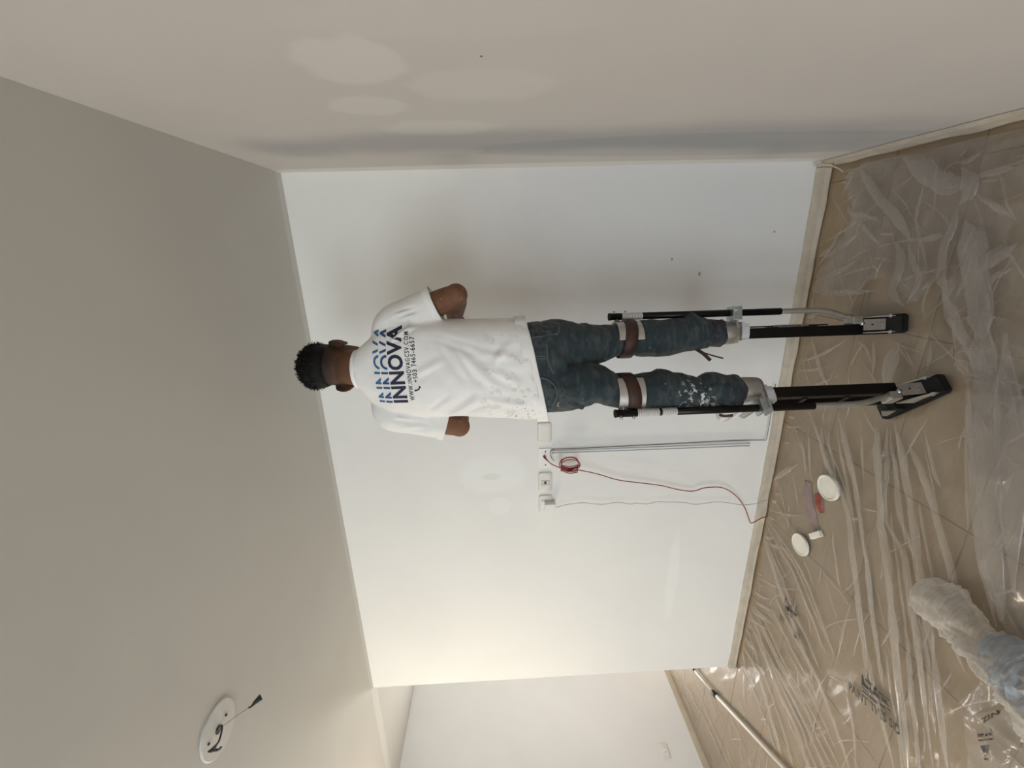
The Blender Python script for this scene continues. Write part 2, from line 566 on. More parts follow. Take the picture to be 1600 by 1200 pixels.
M['denim_dark'] = cloth_mat('dusty_denim_hem', (0.020, 0.022, 0.028), (0.040, 0.042, 0.050), 0.4, (0.4, 0.4, 0.4), 0.64, 50, wear=(0.10, 0.10, 0.105))
M['stitch'] = plain('denim_seam', (0.085, 0.10, 0.10), 0.9)
M['shoe_dark'] = plain('navy_shoe', (0.020, 0.021, 0.030), 0.7, var=0.3, nscale=30)
M['shoe_white'] = plain('white_shoe', (0.62, 0.62, 0.62), 0.55, var=0.08, nscale=30)
M['black'] = plain('black_anodised_metal', (0.004, 0.003, 0.003), 0.35, spec=0.25, var=0.2)
M['rubber'] = plain('black_rubber', (0.009, 0.009, 0.008), 0.75, spec=0.25, var=0.25, nscale=30, bump=0.3)
M['alu'] = plain('brushed_aluminium', (0.55, 0.53, 0.50), 0.38, 0.9, var=0.06, nscale=60)
M['alu_dull'] = plain('dull_aluminium', (0.38, 0.355, 0.325), 0.45, 0.7, var=0.10, nscale=40)
M['zinc'] = plain('zinc_plated_steel', (0.50, 0.55, 0.58), 0.3, 0.9, var=0.15, nscale=90)
M['grey_plastic'] = plain('pale_grey_plastic', (0.55, 0.55, 0.56), 0.5)
M['leather'] = plain('brown_leather', (0.045, 0.016, 0.009), 0.6, var=0.2, nscale=40)
M['sticker'] = None


def sticker_mat():
    mt, nt, b = mat_new('printed_label')
    pos = geo_pos(nt)
    wv = N(nt, 'ShaderNodeTexWave', wave_type='BANDS', bands_direction='Z', ins={'Scale': 55, 'Distortion': 3, 'Detail': 3, 'Detail Scale': 6})
    nt.links.new(pos, wv.inputs['Vector'])
    c = ramp(nt, wv.outputs['Fac'], [(0.25, (0.30, 0.29, 0.28)), (0.45, (0.62, 0.61, 0.60))])
    nt.links.new(c, b.inputs['Base Color']); b.inputs['Roughness'].default_value = 0.5
    return mt


M['sticker'] = sticker_mat()
M['plate'] = plain('cream_plastic', (0.73, 0.70, 0.64), 0.28, var=0.02)
M['plate_white'] = plain('white_plastic', (0.80, 0.79, 0.76), 0.3, var=0.02)
M['dark'] = plain('dark_contact', (0.03, 0.03, 0.03), 0.5)
M['red'] = plain('red_cord_jacket', (0.26, 0.018, 0.022), 0.45, var=0.15)
M['cable_grey'] = plain('grey_cable', (0.50, 0.52, 0.56), 0.45, var=0.05)
M['cable_thin'] = plain('thin_grey_cable', (0.22, 0.22, 0.23), 0.5)
M['pole'] = plain('cream_enamel', (0.66, 0.62, 0.54), 0.35, var=0.03)
M['lid'] = plain('white_lid_plastic', (0.83, 0.80, 0.73), 0.45, var=0.05, nscale=20)
M['rag'] = plain('red_cloth', (0.30, 0.07, 0.05), 0.8, var=0.3, nscale=30)
M['mauve'] = plain('mauve_cloth', (0.30, 0.22, 0.22), 0.8, var=0.15, nscale=20)
M['print_navy'] = plain('navy_print', (0.012, 0.012, 0.045), 0.7, var=0.25, nscale=90)
M['print_mid'] = plain('blue_print_dark', (0.020, 0.075, 0.20), 0.7, var=0.3, nscale=60)
M['print_light'] = plain('blue_print', (0.045, 0.15, 0.30), 0.7, var=0.3, nscale=60)
M['ceil_plate'] = plain('ceiling_box_cover', (0.66, 0.645, 0.61), 0.6, var=0.04)
M['frame'] = plain('white_window_frame', (0.75, 0.75, 0.74), 0.4)


def pane_mat():
    mt, nt, b = mat_new('window_glass'); nt.nodes.remove(b)
    tr = N(nt, 'ShaderNodeBsdfTransparent', ins={0: (0.97, 0.98, 0.98, 1)}); gl = N(nt, 'ShaderNodeBsdfGlossy', ins={'Roughness': 0.02})
    mx = N(nt, 'ShaderNodeMixShader', ins={0: 0.06}); nt.links.new(tr.outputs[0], mx.inputs[1]); nt.links.new(gl.outputs[0], mx.inputs[2])
    nt.links.new(mx.outputs[0], nt.nodes['Material Output'].inputs['Surface'])
    return mt


M['pane'] = pane_mat()


# ------------------------------------------------------------------ the room
def struct(name, vf, mat, parent=None):
    o = obj(name, vf, mat, parent)
    if parent is None: o['kind'] = 'structure'
    return o


T = 0.15
floor = struct('floor', slab(LEFT - T, RIGHT + T, REAR - T, HALL + T, -0.12, -0.003), M['grout'])
# ceramic tiles, 61 x 31.7 cm, joints where the photo shows them
TX, TY, J = 0.612, 0.3175, 0.0022
tv = []
for z, g in ((-0.003, 0), (0.0, 0.002)):
    tv += [(-.5, -.5, z), (.5, -.5, z), (.5, .5, z), (-.5, .5, z)]
tme = bpy.data.meshes.new('tile')
tvv = [(x * (TX - J), y * (TY - J), z) for x, y, z in tv[:4]] + [(x * (TX - J - .003), y * (TY - J - .003), z) for x, y, z in tv[4:]]
tme.from_pydata(tvv, [], [(4, 5, 6, 7), (0, 1, 5, 4), (1, 2, 6, 5), (2, 3, 7, 6), (3, 0, 4, 7)])
tme.materials.append(M['tile'])
ntile = 0
for i in range(-8, 2):
    for j in range(-20, 12):
        x0, x1 = 0.2435 + (i - 1) * TX, 0.2435 + i * TX
        y0, y1 = 2.098 + (j - 1) * TY, 2.098 + j * TY
        cx0, cx1 = max(x0, LEFT), min(x1, RIGHT); cy0, cy1 = max(y0, REAR), min(y1, HALL)
        if cx1 - cx0 < 0.02 or cy1 - cy0 < 0.02: continue
        if cy0 > BACK and cx0 > LEFT_END + 0.05: continue
        if cy0 < -1.5: continue
        t = bpy.data.objects.new('tile', tme); COL.objects.link(t); t.parent = floor
        t.location = ((cx0 + cx1) / 2, (cy0 + cy1) / 2, 0)
        t.scale = ((cx1 - cx0) / TX, (cy1 - cy0) / TY, 1)
        ntile += 1
mb = MB().add(*slab(LEFT, RIGHT, REAR, -1.62, -0.003, -0.0005))
obj('tile_field', mb, M['tile'], floor, kind='stuff')

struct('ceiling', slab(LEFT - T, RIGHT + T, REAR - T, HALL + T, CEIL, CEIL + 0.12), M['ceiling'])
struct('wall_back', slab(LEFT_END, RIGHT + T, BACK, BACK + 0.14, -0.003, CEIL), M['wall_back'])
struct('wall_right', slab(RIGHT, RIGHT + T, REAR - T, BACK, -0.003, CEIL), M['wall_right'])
# hallway behind the back wall
struct('wall_hall_right', slab(LEFT_END, LEFT_END + 0.14, BACK + 0.14, HALL, -0.003, CEIL), M['wall_left'])
struct('wall_hall_end', slab(LEFT - T, LEFT_END + 0.14, HALL, HALL + T, -0.003, CEIL), M['wall_left'])


def wall_with_hole(name, axis, fixed0, fixed1, a0, a1, holes, mat):
    mb = MB(); cur = a0
    def put(p, q, z0, z1):
        if axis == 'x': mb.add(*slab(p, q, fixed0, fixed1, z0, z1))
        else: mb.add(*slab(fixed0, fixed1, p, q, z0, z1))
    for h0, h1, z0, z1 in holes:
        put(cur, h0, -0.003, CEIL)
        if z0 > 0: put(h0, h1, -0.003, z0)
        put(h0, h1, z1, CEIL); cur = h1
    put(cur, a1, -0.003, CEIL)
    return struct(name, mb, mat)


def window(name, axis, pos, a0, a1, z0, z1, mull=1):
    """frame and panes filling an opening in a wall"""
    mb = MB(); w = 0.05; d = 0.05
    def put(m_, p, q, zz0, zz1, dd):
        if axis == 'x': m_.add(*slab(p, q, pos - dd / 2, pos + dd / 2, zz0, zz1))
        else: m_.add(*slab(pos - dd / 2, pos + dd / 2, p, q, zz0, zz1))
    put(mb, a0, a0 + w, z0, z1, d); put(mb, a1 - w, a1, z0, z1, d); put(mb, a0, a1, z0, z0 + w, d); put(mb, a0, a1, z1 - w, z1, d)
    step = (a1 - a0) / (mull + 1)
    for k in range(1, mull + 1): put(mb, a0 + k * step - w / 2, a0 + k * step + w / 2, z0, z1, d)
    o = struct(name, mb, M['frame'])
    for k in range(mull + 1):
        pm = MB(); put(pm, a0 + k * step + w / 2, a0 + (k + 1) * step - w / 2, z0 + w, z1 - w, 0.005)
        obj('pane', pm, M['pane'], o)
    return o


wall_with_hole('wall_left', 'y', LEFT - T, LEFT, REAR - T, HALL, [(0.6, 1.3, 1.55, 2.35), (3.07, 3.52, 0.0, 2.1)], M['wall_left'])
wall_with_hole('wall_rear', 'x', REAR - T, REAR, LEFT, RIGHT, [(-3.9, -0.5, 0.85, 2.35)], M['wall_left'])
window('window_1', 'x', REAR - 0.10 + 0.13, -3.9, -0.5, 0.85, 2.35)
window('window_2', 'y', LEFT + 0.03, 0.6, 1.3, 1.55, 2.35, 0)
window('door_1', 'y', LEFT - 0.06, 3.07, 3.52, 0.0, 2.1, 0)

BBH, BBD = 0.050, 0.010
struct('baseboard_back', slab(LEFT_END, RIGHT - BBD, BACK - BBD, BACK, 0, BBH), M['baseboard'])
struct('baseboard_right', slab(RIGHT - BBD, RIGHT, -2.5, BACK, 0, BBH), M['baseboard'])
mb = MB().add(*slab(LEFT, LEFT + BBD, -2.5, 3.06, 0, BBH))
struct('baseboard_left', mb, M['baseboard'])


def strip(name, pts, h0, h1, off, normal, wob=0.004, seed=0.0, fringe=0.0):
    """paper strip stuck along a baseboard: wavy upper edge, folded lip on the floor side"""
    pts = np.asarray(pts, float); L = np.linalg.norm(pts[1] - pts[0]); n = int(L / 0.02)
    nv = np.asarray(normal, float); rows = []; htop = h1
    for k in range(n + 1):
        p = pts[0] + (pts[1] - pts[0]) * k / n
        q = np.array([[k * 0.11 + seed, 0.3, 0.7], [k * 0.35 + seed, 5.3, 2.7], [k * 0.2 + seed, 9.3, 4.7]])
        a, b_, c = vnoise(q)
        h1 = htop[0] + (htop[1] - htop[0]) * (k / n) ** 1.5
        rows.append([p + nv * (off * 0.15) + (0, 0, h1 + wob * a + 0.5 * wob * b_),
                     p + nv * (off + 0.004 + 0.003 * b_) + (0, 0, h1 - 0.004 + wob * a),
                     p + nv * (off + 0.004 + 0.004 * c) + (0, 0, (h0 + h1) / 2),
                     p + nv * (off + 0.007 + 0.005 * a) + (0, 0, h0 + 0.010),
                     p + nv * (off + 0.014 + 0.008 * c + fringe) + (0, 0, h0 + 0.0065 + 0.003 * (b_ + 1))])
    v = np.array(rows).reshape(-1, 3)
    f = [(i * 5 + k, i * 5 + k + 1, (i + 1) * 5 + k + 1, (i + 1) * 5 + k) for i in range(n) for k in range(4)]
    return v, f


tag(obj('masking_tape', strip('t', [(LEFT_END, BACK, 0), (RIGHT - 0.03, BACK, 0)], 0.0, (0.052, 0.070), BBD, (0, -1, 0), 0.004), M['tape'], smooth=True),
    'beige masking tape strip along the baseboard behind the stilt walker', 'tape')
tag(obj('masking_tape', strip('t', [(RIGHT, BACK - 0.03, 0), (RIGHT, -0.6, 0)], 0.0, (0.066, 0.06), BBD, (-1, 0, 0), 0.005, 40), M['tape'], smooth=True),
    'beige masking tape strip along the baseboard of the grey patched wall', 'tape')
cm = MB()
for pts in ([(1283, 238, .1), (1270, 250, .09), (1264, 262, .07)], [(1284, 239, .1), (1295, 245, .07), (1308, 262, .03), (1318, 268, .012)], [(1283, 240, .11), (1290, 236, .1)]):
    P = [at_z(a, b, c) for a, b, c in pts]
    P = [np.array([min(q[0], RIGHT - 0.025), min(q[1], BACK - 0.03), q[2]]) for q in P]
    cm.add(*tube(catmull(P, 6), 0.0035, 6))
tag(obj('torn_tape_end', cm, M['tape'], smooth=True), 'curled torn ends of tape in the corner by the floor', 'tape')



# ------------------------------------------------------------------ plastic sheeting on the floor
def fl(pts, ox=0, oy=0, s=1.0):
    return np.array([at_z(ox + a * s, oy + b * s, 0.0)[:2] for a, b in pts])


Z5 = (1120, 680, 0.3); Z6 = (1020, 880, 0.3625); Z7 = (1200, 160, 0.26667); Z4 = (1360, 860, 0.28335); ZR = (1400, 160, 0.45); Z3 = (1080, 450, 0.275)
FOLDS = [  # points along the fold, width, height
    (Z5, [(495, -40), (500, 200), (520, 400), (550, 520), (560, 620)], .020, .008),
    (Z5, [(540, -40), (600, 150), (680, 320), (720, 480), (740, 640), (760, 850), (790, 1080), (800, 1260)], .022, .014),
    (Z5, [(640, -40), (690, 220), (750, 560)], .014, .008),
    (Z5, [(685, -60), (740, 230), (775, 380)], .018, .010),
    (Z5, [(770, -60), (785, 280)], .012, .008),
    (Z5, [(850, -40), (870, 150), (890, 350), (885, 450), (905, 600), (935, 850), (960, 1000), (975, 1260)], .026, .020),
    (Z5, [(910, -40), (915, 180), (905, 300), (920, 460), (985, 600), (1010, 750), (1030, 900), (1060, 1080), (1075, 1260)], .016, .011),
    (Z5, [(960, -20), (1010, 200), (1045, 400), (1075, 600), (1100, 750), (1130, 950), (1160, 1200)], .026, .018),
    (Z5, [(1020, 40), (1100, 200), (1160, 380), (1210, 560), (1250, 700), (1290, 850)], .024, .016),
    (Z5, [(1100, -30), (1150, 180), (1190, 280)], .012, .008),
    (Z5, [(1310, -30), (1330, 250), (1330, 500)], .012, .007),
    (Z5, [(285, 300), (400, 480), (470, 600), (520, 760)], .012, .009),
    (Z5, [(245, 520), (300, 650), (370, 850), (450, 1050), (520, 1240)], .026, .016),
    (Z5, [(255, 500), (350, 720), (420, 900), (500, 1080), (560, 1240)], .018, .013),
    (Z5, [(270, 420), (420, 640), (500, 800), (560, 960), (640, 1180)], .014, .009),
    (Z5, [(300, 245), (360, 200), (440, 150)], .020, .016),
    (Z5, [(160, 880), (230, 1000), (300, 1240)], .022, .016),
    (Z5, [(140, 950), (200, 1080), (240, 1240)], .018, .012),
    (Z5, [(130, 1030), (150, 1120), (160, 1240)], .016, .012),
    (Z5, [(690, 440), (780, 430)], .016, .008), (Z5, [(775, 380), (880, 400)], .010, .008),
    (Z5, [(870, 110), (900, 95), (930, 95)], .012, .012), (Z5, [(880, 150), (920, 150)], .010, .010),
    (Z5, [(640, 1180), (680, 1000), (720, 860)], .010, .006), (Z5, [(1090, 1100), (1140, 1000)], .010, .006),
    (Z6, [(400, 200), (500, 400), (560, 560), (640, 720), (700, 900), (760, 1080)], .024, .016),
    (Z6, [(440, 250), (560, 480), (680, 700), (760, 883), (820, 1040)], .020, .013),
    (Z6, [(470, 200), (590, 440), (720, 680), (820, 883)], .014, .010),
    (Z6, [(530, 120), (620, 300), (720, 480), (800, 680), (870, 900)], .022, .014),
    (Z6, [(390, 330), (470, 480), (540, 700), (580, 883), (610, 1020)], .026, .018),
    (Z6, [(380, 400), (420, 480), (480, 640), (560, 900)], .014, .010),
    (Z6, [(880, -10), (920, 250), (950, 430), (1000, 650), (1060, 900)], .016, .010),
    (Z6, [(1040, 50), (1070, 350), (1110, 700), (1125, 960)], .028, .020),
    (Z6, [(1130, 200), (1170, 400), (1230, 900)], .018, .012),
    (Z6, [(1220, 280), (1260, 600), (1300, 940)], .024, .016),
    (Z6, [(1300, 300), (1370, 480)], .016, .010),
    (Z6, [(850, 560), (880, 700), (890, 883)], .012, .008),
    (Z6, [(100, 480), (230, 883), (260, 980)], .010, .006), (Z6, [(160, 470), (300, 780), (380, 980)], .010, .006),
    (Z6, [(230, 470), (330, 640), (440, 883)], .010, .005), (Z6, [(180, 640), (300, 883)], .008, .004),
    (Z6, [(130, 500), (200, 600)], .009, .006), (Z6, [(280, 470), (360, 640), (400, 760)], .008, .005),
    (Z6, [(560, 620), (640, 760), (700, 883)], .012, .008), (Z6, [(600, 620), (700, 883)], .010, .007),
    (Z6, [(640, 640), (740, 883)], .010, .006), (Z6, [(760, 480), (850, 520)], .008, .006),
    (Z3, [(590, 440), (640, 540)], .014, .010), (Z3, [(700, 280), (760, 480), (800, 560)], .018, .010),
    (Z3, [(1050, 300), (1060, 400), (1040, 520)], .010, .006), (Z3, [(950, 290), (1010, 340), (1040, 430)], .008, .006),
    (Z3, [(1130, 760), (1130, 900), (1100, 1000)], .014, .010), (Z3, [(1000, 700), (1090, 860)], .012, .008),
    (Z3, [(1180, 760), (1230, 930), (1260, 1100)], .022, .012), (Z3, [(860, 730), (920, 950), (980, 1200)], .024, .016),
    (Z3, [(690, 700), (770, 900), (860, 1180)], .012, .010), (Z3, [(1240, 340), (1300, 460)], .010, .008),
    (Z3, [(1330, 560), (1370, 430), (1380, 300)], .012, .006), (Z3, [(1500, 300), (1500, 440)], .010, .006),
]
FOLDS2 = [
    (Z7, [(780, 240), (830, 300), (950, 360), (1040, 440), (1120, 480), (1220, 490)], .045, .016),
    (Z7, [(570, 380), (680, 520), (790, 640), (900, 820)], .030, .012),
    (Z7, [(500, 590), (540, 650), (620, 660), (690, 690)], .014, .010),
    (Z7, [(560, 690), (640, 760), (720, 830)], .016, .010),
    (Z7, [(380, 1105), (560, 1110), (700, 1100)], .012, .009),
    (Z7, [(250, 1080), (400, 870), (480, 700)], .010, .008),
    (Z7, [(250, 1090), (370, 1120)], .008, .006),
    (Z7, [(1200, 380), (1270, 500), (1180, 600)], .040, .018),
    (Z7, [(1160, 600), (1130, 750), (1080, 850), (1080, 1000), (1130, 1120)], .022, .012),
    (Z7, [(1200, 690), (1270, 850), (1300, 1020), (1310, 1200), (1330, 1400)], .055, .014),
    (Z7, [(800, 800), (830, 950), (800, 1100), (870, 1190)], .028, .012),
    (Z7, [(890, 820), (920, 950), (940, 1050), (880, 1180)], .018, .012),
    (Z7, [(900, 820), (1010, 790), (1110, 770)], .014, .008),
    (Z7, [(1300, 980), (1400, 900), (1520, 830)], .030, .012),
    (Z7, [(1230, 500), (1320, 430), (1420, 400), (1520, 380)], .016, .010),
    (Z7, [(1150, 350), (1230, 340), (1340, 280)], .014, .010),
    (Z7, [(980, 460), (960, 600), (940, 700)], .010, .008),
    (Z7, [(1270, 540), (1400, 590), (1520, 680)], .012, .010),
    (Z7, [(590, 370), (700, 290), (780, 250)], .010, .008),
    (Z7, [(700, 770), (800, 770)], .010, .008), (Z7, [(930, 1100), (1000, 1040), (1080, 920)], .012, .008),
    (Z7, [(1150, 1150), (1230, 1030), (1330, 950)], .012, .008),
    (ZR, [(270, 420), (300, 560), (340, 760), (350, 900), (380, 1150)], .050, .014),
    (ZR, [(200, 640), (250, 780), (330, 900), (400, 1000), (444, 1080)], .030, .014),
    (ZR, [(340, 900), (390, 920), (420, 1000), (470, 1150)], .018, .014),
    (ZR, [(330, 590), (400, 540), (460, 490)], .024, .010),
    (ZR, [(340, 660), (380, 610), (460, 570)], .012, .008),
    (ZR, [(270, 1000), (280, 1150), (300, 1300)], .012, .010),
    (ZR, [(350, 880), (350, 1050), (360, 1300), (380, 1500), (420, 1800)], .070, .016),
    (ZR, [(290, 900), (300, 1200), (340, 1500), (400, 1850)], .020, .014),
    (ZR, [(430, 800), (450, 1200), (470, 1700)], .06, .016),
    (ZR, [(40, 830), (10, 920), (0, 1000)], .05, .022),
]
FOLDS = [(fl(p, *z), w, h) for z, p, w, h in FOLDS]
FOLDS2 = [(fl(p, *z), w, h) for z, p, w, h in FOLDS2]


def resample(line, n=9):
    d = np.concatenate([[0], np.cumsum(np.linalg.norm(np.diff(line, axis=0), axis=1))])
    t = np.linspace(0, d[-1], n)
    return np.column_stack([np.interp(t, d, line[:, 0]), np.interp(t, d, line[:, 1])])


# slighter folds lie between the strong ones and follow them
_long = [l for l, w, h in FOLDS if np.linalg.norm(l[-1] - l[0]) > 0.45]
_extra = []
for i in range(len(_long)):
    near = sorted(((np.linalg.norm(resample(_long[i]) - resample(_long[j]), axis=1).mean(), j) for j in range(len(_long)) if j != i))[:2]
    for dist, j in near:
        if dist > 0.35: continue
        for q in range(1):
            t = rng.uniform(0.15, 0.85); a0, a1 = sorted(rng.uniform(0, 1, 2))
            if a1 - a0 < 0.35: a0, a1 = max(0, a0 - .25), min(1, a1 + .25)
            mid = resample(_long[i], 13) * (1 - t) + resample(_long[j], 13) * t
            lo_, hi_ = int(a0 * 12), max(int(a0 * 12) + 3, int(a1 * 12) + 1)
            _extra.append((mid[lo_:hi_], rng.uniform(.008, .016), rng.uniform(.004, .008)))
FOLDS += [e for e in _extra if len(e[0]) >= 3]


def film_h(P, base=0.004):
    Q = np.column_stack([P[:, 0], P[:, 1], np.zeros(len(P))])
    # long shallow ripples running across the room, small crumples on top
    W = np.column_stack([P[:, 0] * 1.6, P[:, 1] * 7 + P[:, 0] * 2.2, np.zeros(len(P))])
    a = 1 - np.abs(vnoise(W, 1.0, 3.1))
    b = 1 - np.abs(vnoise(W * np.array([2.1, 2.3, 1]), 1.0, 11.7))
    c = vnoise(Q, 14, 5.0)
    z = base + 0.007 * a ** 8 + 0.004 * b ** 7 + 0.0012 * (c + 0.6)
    return np.maximum(z, 0.0025)


FLAT = [([(-.497, 1.340), (-.70, 1.547)], .06), ([(-.322, 1.54), (-.39, 1.82)], .06), ([at_z(1292, 762)[:2], at_z(1293, 762)[:2]], .075), ([at_z(1249, 851)[:2], at_z(1250, 851)[:2]], .07), ([at_z(1275, 836)[:2], at_z(1276, 836)[:2]], .05),
        ([at_z(1262, 752)[:2], at_z(1280, 838)[:2]], .04), ([at_z(1278, 772)[:2], at_z(1284, 802)[:2]], .04), ([at_z(1085, 1047, .028)[:2], at_z(1225, 1199, .028)[:2]], .03)]


def clear_of_things(p):
    q = np.array([p[:2]])
    return all(poly_dist2(q, np.asarray(l, float))[0][0] > hw for l, hw in FLAT)


def fold_sum(P, folds):
    z = np.zeros(len(P))
    for line, w, h in folds:
        lo = line.min(0) - 3 * w; hi = line.max(0) + 3 * w
        mk = ((P > lo) & (P < hi)).all(1)
        if mk.any():
            d, t = poly_dist2(P[mk], line)
            z[mk] = np.maximum(z[mk], 0.55 * h * np.exp(-(d / (w * 0.75)) ** 2))
    return z


def lay_on(mb, hfun, folds):
    out = MB()
    H6 = [(v, f) for v, f in mb.items]
    allv = np.vstack([v for v, f in H6]); z = hfun(allv[:, :2]) + fold_sum(allv[:, :2], folds); k = 0
    for v, f in H6:
        n = len(v) // 6; q = z[k:k + len(v)].reshape(n, 6).max(1); k += len(v)
        pad = np.pad(q, 3, mode='edge'); q = np.array([pad[i:i + 7].max() for i in range(n)])
        pad = np.pad(q, 4, mode='edge'); q = np.array([pad[i:i + 9].mean() for i in range(n)])
        v = v.copy(); v[:, 2] += np.repeat(q, 6); out.add(v, f)
    return out.data()


def grid_sheet(xs, ys, keep, hfun, folds):
    X, Y = np.meshgrid(xs, ys, indexing='ij'); P = np.column_stack([X.ravel(), Y.ravel()])
    z = hfun(P) + fold_sum(P, folds)
    for line, hw in FLAT:
        d, t = poly_dist2(P, np.asarray(line, float)); z = np.where(d < hw, np.minimum(z, 0.0095 if hfun is film_h else 0.013), z)
    K = keep(P)
    ny = len(ys); K2 = K.reshape(X.shape)
    idx = -np.ones(len(P), int)
    quad = K2[:-1, :-1] & K2[1:, :-1] & K2[1:, 1:] & K2[:-1, 1:]
    ii, jj = np.nonzero(quad)
    a = ii * ny + jj
    F = np.column_stack([a, a + ny, a + ny + 1, a + 1])
    used = np.unique(F); idx[used] = np.arange(len(used))
    return np.column_stack([P, z])[used], [tuple(q) for q in idx[F].tolist()], K


def fold_ribbon(line, w, h, hfun, seed, limit=None):
    L = catmull(np.column_stack([line, np.zeros(len(line))]), 8)
    if limit is not None:
        ok = [limit(p) for p in L]; best = (0, 0); a = None
        for i, k in enumerate(ok + [False]):
            if k and a is None: a = i
            if not k and a is not None:
                if i - a > best[1] - best[0]: best = (a, i)
                a = None
        L = L[best[0]:best[1]]
        if len(L) < 5: return None
    n = len(L); T_ = np.gradient(L, axis=0); T_ /= np.linalg.norm(T_, axis=1)[:, None] + 1e-9
    S = np.column_stack([-T_[:, 1], T_[:, 0], np.zeros(n)])
    k = np.arange(n)
    a = vnoise(np.column_stack([k * 0.2 + seed, k * 0 + 1.5, k * 0]), 1.0)
    b = vnoise(np.column_stack([k * 0.5 + seed, k * 0 + 7.5, k * 0]), 1.0)
    taper = np.clip(np.minimum(k, n - 1 - k) / 5, 0.12, 1)
    ww = w * (0.68 + 0.22 * a) * taper; hh = h * (0.9 + 0.35 * b) * taper
    prof = [(-1, 0.25), (-0.75, 0.8), (-0.1, 1.0), (0.7, 0.9), (1.0, 0.55), (0.8, 0.3)]
    rows = []
    for i in range(n):
        rows.append([L[i] + S[i] * (ww[i] * p) + np.array([0, 0, 0.0025 + hh[i] * q * 0.6]) for p, q in prof])
    v = np.array(rows).reshape(-1, 3); c = len(prof)
    return v, [(i * c + j, i * c + j + 1, (i + 1) * c + j + 1, (i + 1) * c + j) for i in range(n - 1) for j in range(c - 1)]


bare = fl([(1262, 470), (1285, 425), (1303, 395), (1311, 372), (1331, 350), (1336, 335), (1328, 310), (1324, 270), (1324, 258), (1345, 240), (1290, 215), (1230, 440)])


def keep1(P):
    x, y = P[:, 0], P[:, 1]
    k = (x > LEFT + 0.035) & (x < RIGHT - 0.045) & (y > -1.4) & (y < HALL - 0.05)
    k &= ~((y > BACK - 0.045) & (x > LEFT_END - 0.02))
    wob = 0.012 * vnoise(np.column_stack([x * 18, y * 18, x * 0]))
    k &= ~in_poly(P + wob[:, None], bare)
    return k


xs = np.arange(LEFT + 0.03, RIGHT, 0.0125)
ys = np.concatenate([np.arange(-1.4, 0.5, 0.06), np.arange(0.5, 2.7, 0.0125), np.arange(2.7, HALL, 0.05)])
v, f, _ = grid_sheet(xs, ys, keep1, film_h, FOLDS)
film_v, film_f = v, f
mb = MB()
inroom = lambda p: clear_of_things(p) and p[0] < RIGHT - 0.05 and p[0] > LEFT + 0.05 and not (p[1] > BACK - 0.05 and p[0] > LEFT_END - 0.03)
for i, (line, w, h) in enumerate(FOLDS):
    r = fold_ribbon(line, w, h, film_h, i * 3.7, inroom)
    if r: mb.add(*r)
# short sharp crinkles scattered over the flats
def crinkles(n, x0, x1, y0, y1, hfun, inside, seed, trend=None):
    r_ = np.random.default_rng(seed); out = []
    while len(out) < n:
        p = np.array([r_.uniform(x0, x1), r_.uniform(y0, y1)])
        if not inside(p): continue
        a = r_.uniform(0, math.pi) if trend is None else trend + r_.normal() * 0.45
        L_ = r_.uniform(.08, .32); b = r_.normal() * .25
        d0 = np.array([math.cos(a), math.sin(a)]); d1 = np.array([math.cos(a + b), math.sin(a + b)])
        line = np.array([p - d0 * L_ * .5, p - d0 * L_ * .15, p + d1 * L_ * .2, p + d1 * L_ * .55])
        q = fold_ribbon(line, r_.uniform(.0025, .0065), r_.uniform(.003, .007), hfun, seed + len(out), inside)
        out.append(q)
    return [q for q in out if q]


for q in crinkles(130, -3.9, -.1, .75, 2.05, film_h, inroom, 11, 0.25): mb.add(*q)
for q in crinkles(30, -.9, .28, 1.2, 2.05, film_h, inroom, 12): mb.add(*q)
# gathered pleats where the film is taped along the back wall
for i in range(60):
    x = LEFT_END + 0.05 + i * 0.047 + 0.05 * random.random()
    if random.random() < 0.4: continue
    y = BACK - 0.048
    L_ = 0.05 + 0.30 * random.random() ** 2
    d = -0.25 - 0.5 * random.random()
    line = np.array([(x, y), (x - d * L_ * 0.4, y - L_ * 0.5), (x - d * L_, y - L_)])
    r = fold_ribbon(line, 0.006 + 0.010 * random.random(), 0.010, film_h, i * 1.3, inroom)
    if r: mb.add(*r)
sheet = obj('plastic_sheet', (film_v, film_f), M['film'], smooth=True)
obj('pleats', lay_on(mb, film_h, FOLDS), M['film_pleat'], sheet, smooth=True, kind='stuff')
tag(sheet, 'large clear wrinkled plastic sheet covering the tile floor wall to wall', 'plastic sheet')

# second, milkier sheet thrown over the first on the right
over = fl([(1331, 262), (1400, 226), (1480, 206), (1600, 178), (1760, 130), (1900, 400), (1900, 1000), (1700, 1120), (1592, 1005), (1558, 940), (1545, 890), (1533, 800), (1527, 700), (1522, 650),
           (1508, 600), (1500, 560), (1484, 470), (1478, 430), (1462, 440), (1448, 470), (1436, 474), (1420, 455), (1408, 440), (1380, 436), (1335, 460), (1300, 470), (1268, 452),
           (1290, 418), (1306, 392), (1313, 374), (1333, 352), (1338, 335), (1331, 310), (1326, 285)])


def film_h2(P):
    Q = np.column_stack([P[:, 0], P[:, 1], np.zeros(len(P))])
    a = 1 - np.abs(vnoise(Q, 6.0, 21.0)); b = 1 - np.abs(vnoise(Q, 13.0, 31.0))
    return film_h(P) + 0.008 + 0.020 * a ** 7 + 0.010 * b ** 6


def keep2(P):
    x, y = P[:, 0], P[:, 1]
    wob = 0.014 * vnoise(np.column_stack([x * 14, y * 14, x * 0 + 3]))
    return in_poly(P + wob[:, None], over) & (x < RIGHT - 0.045) & (y < BACK - 0.05)


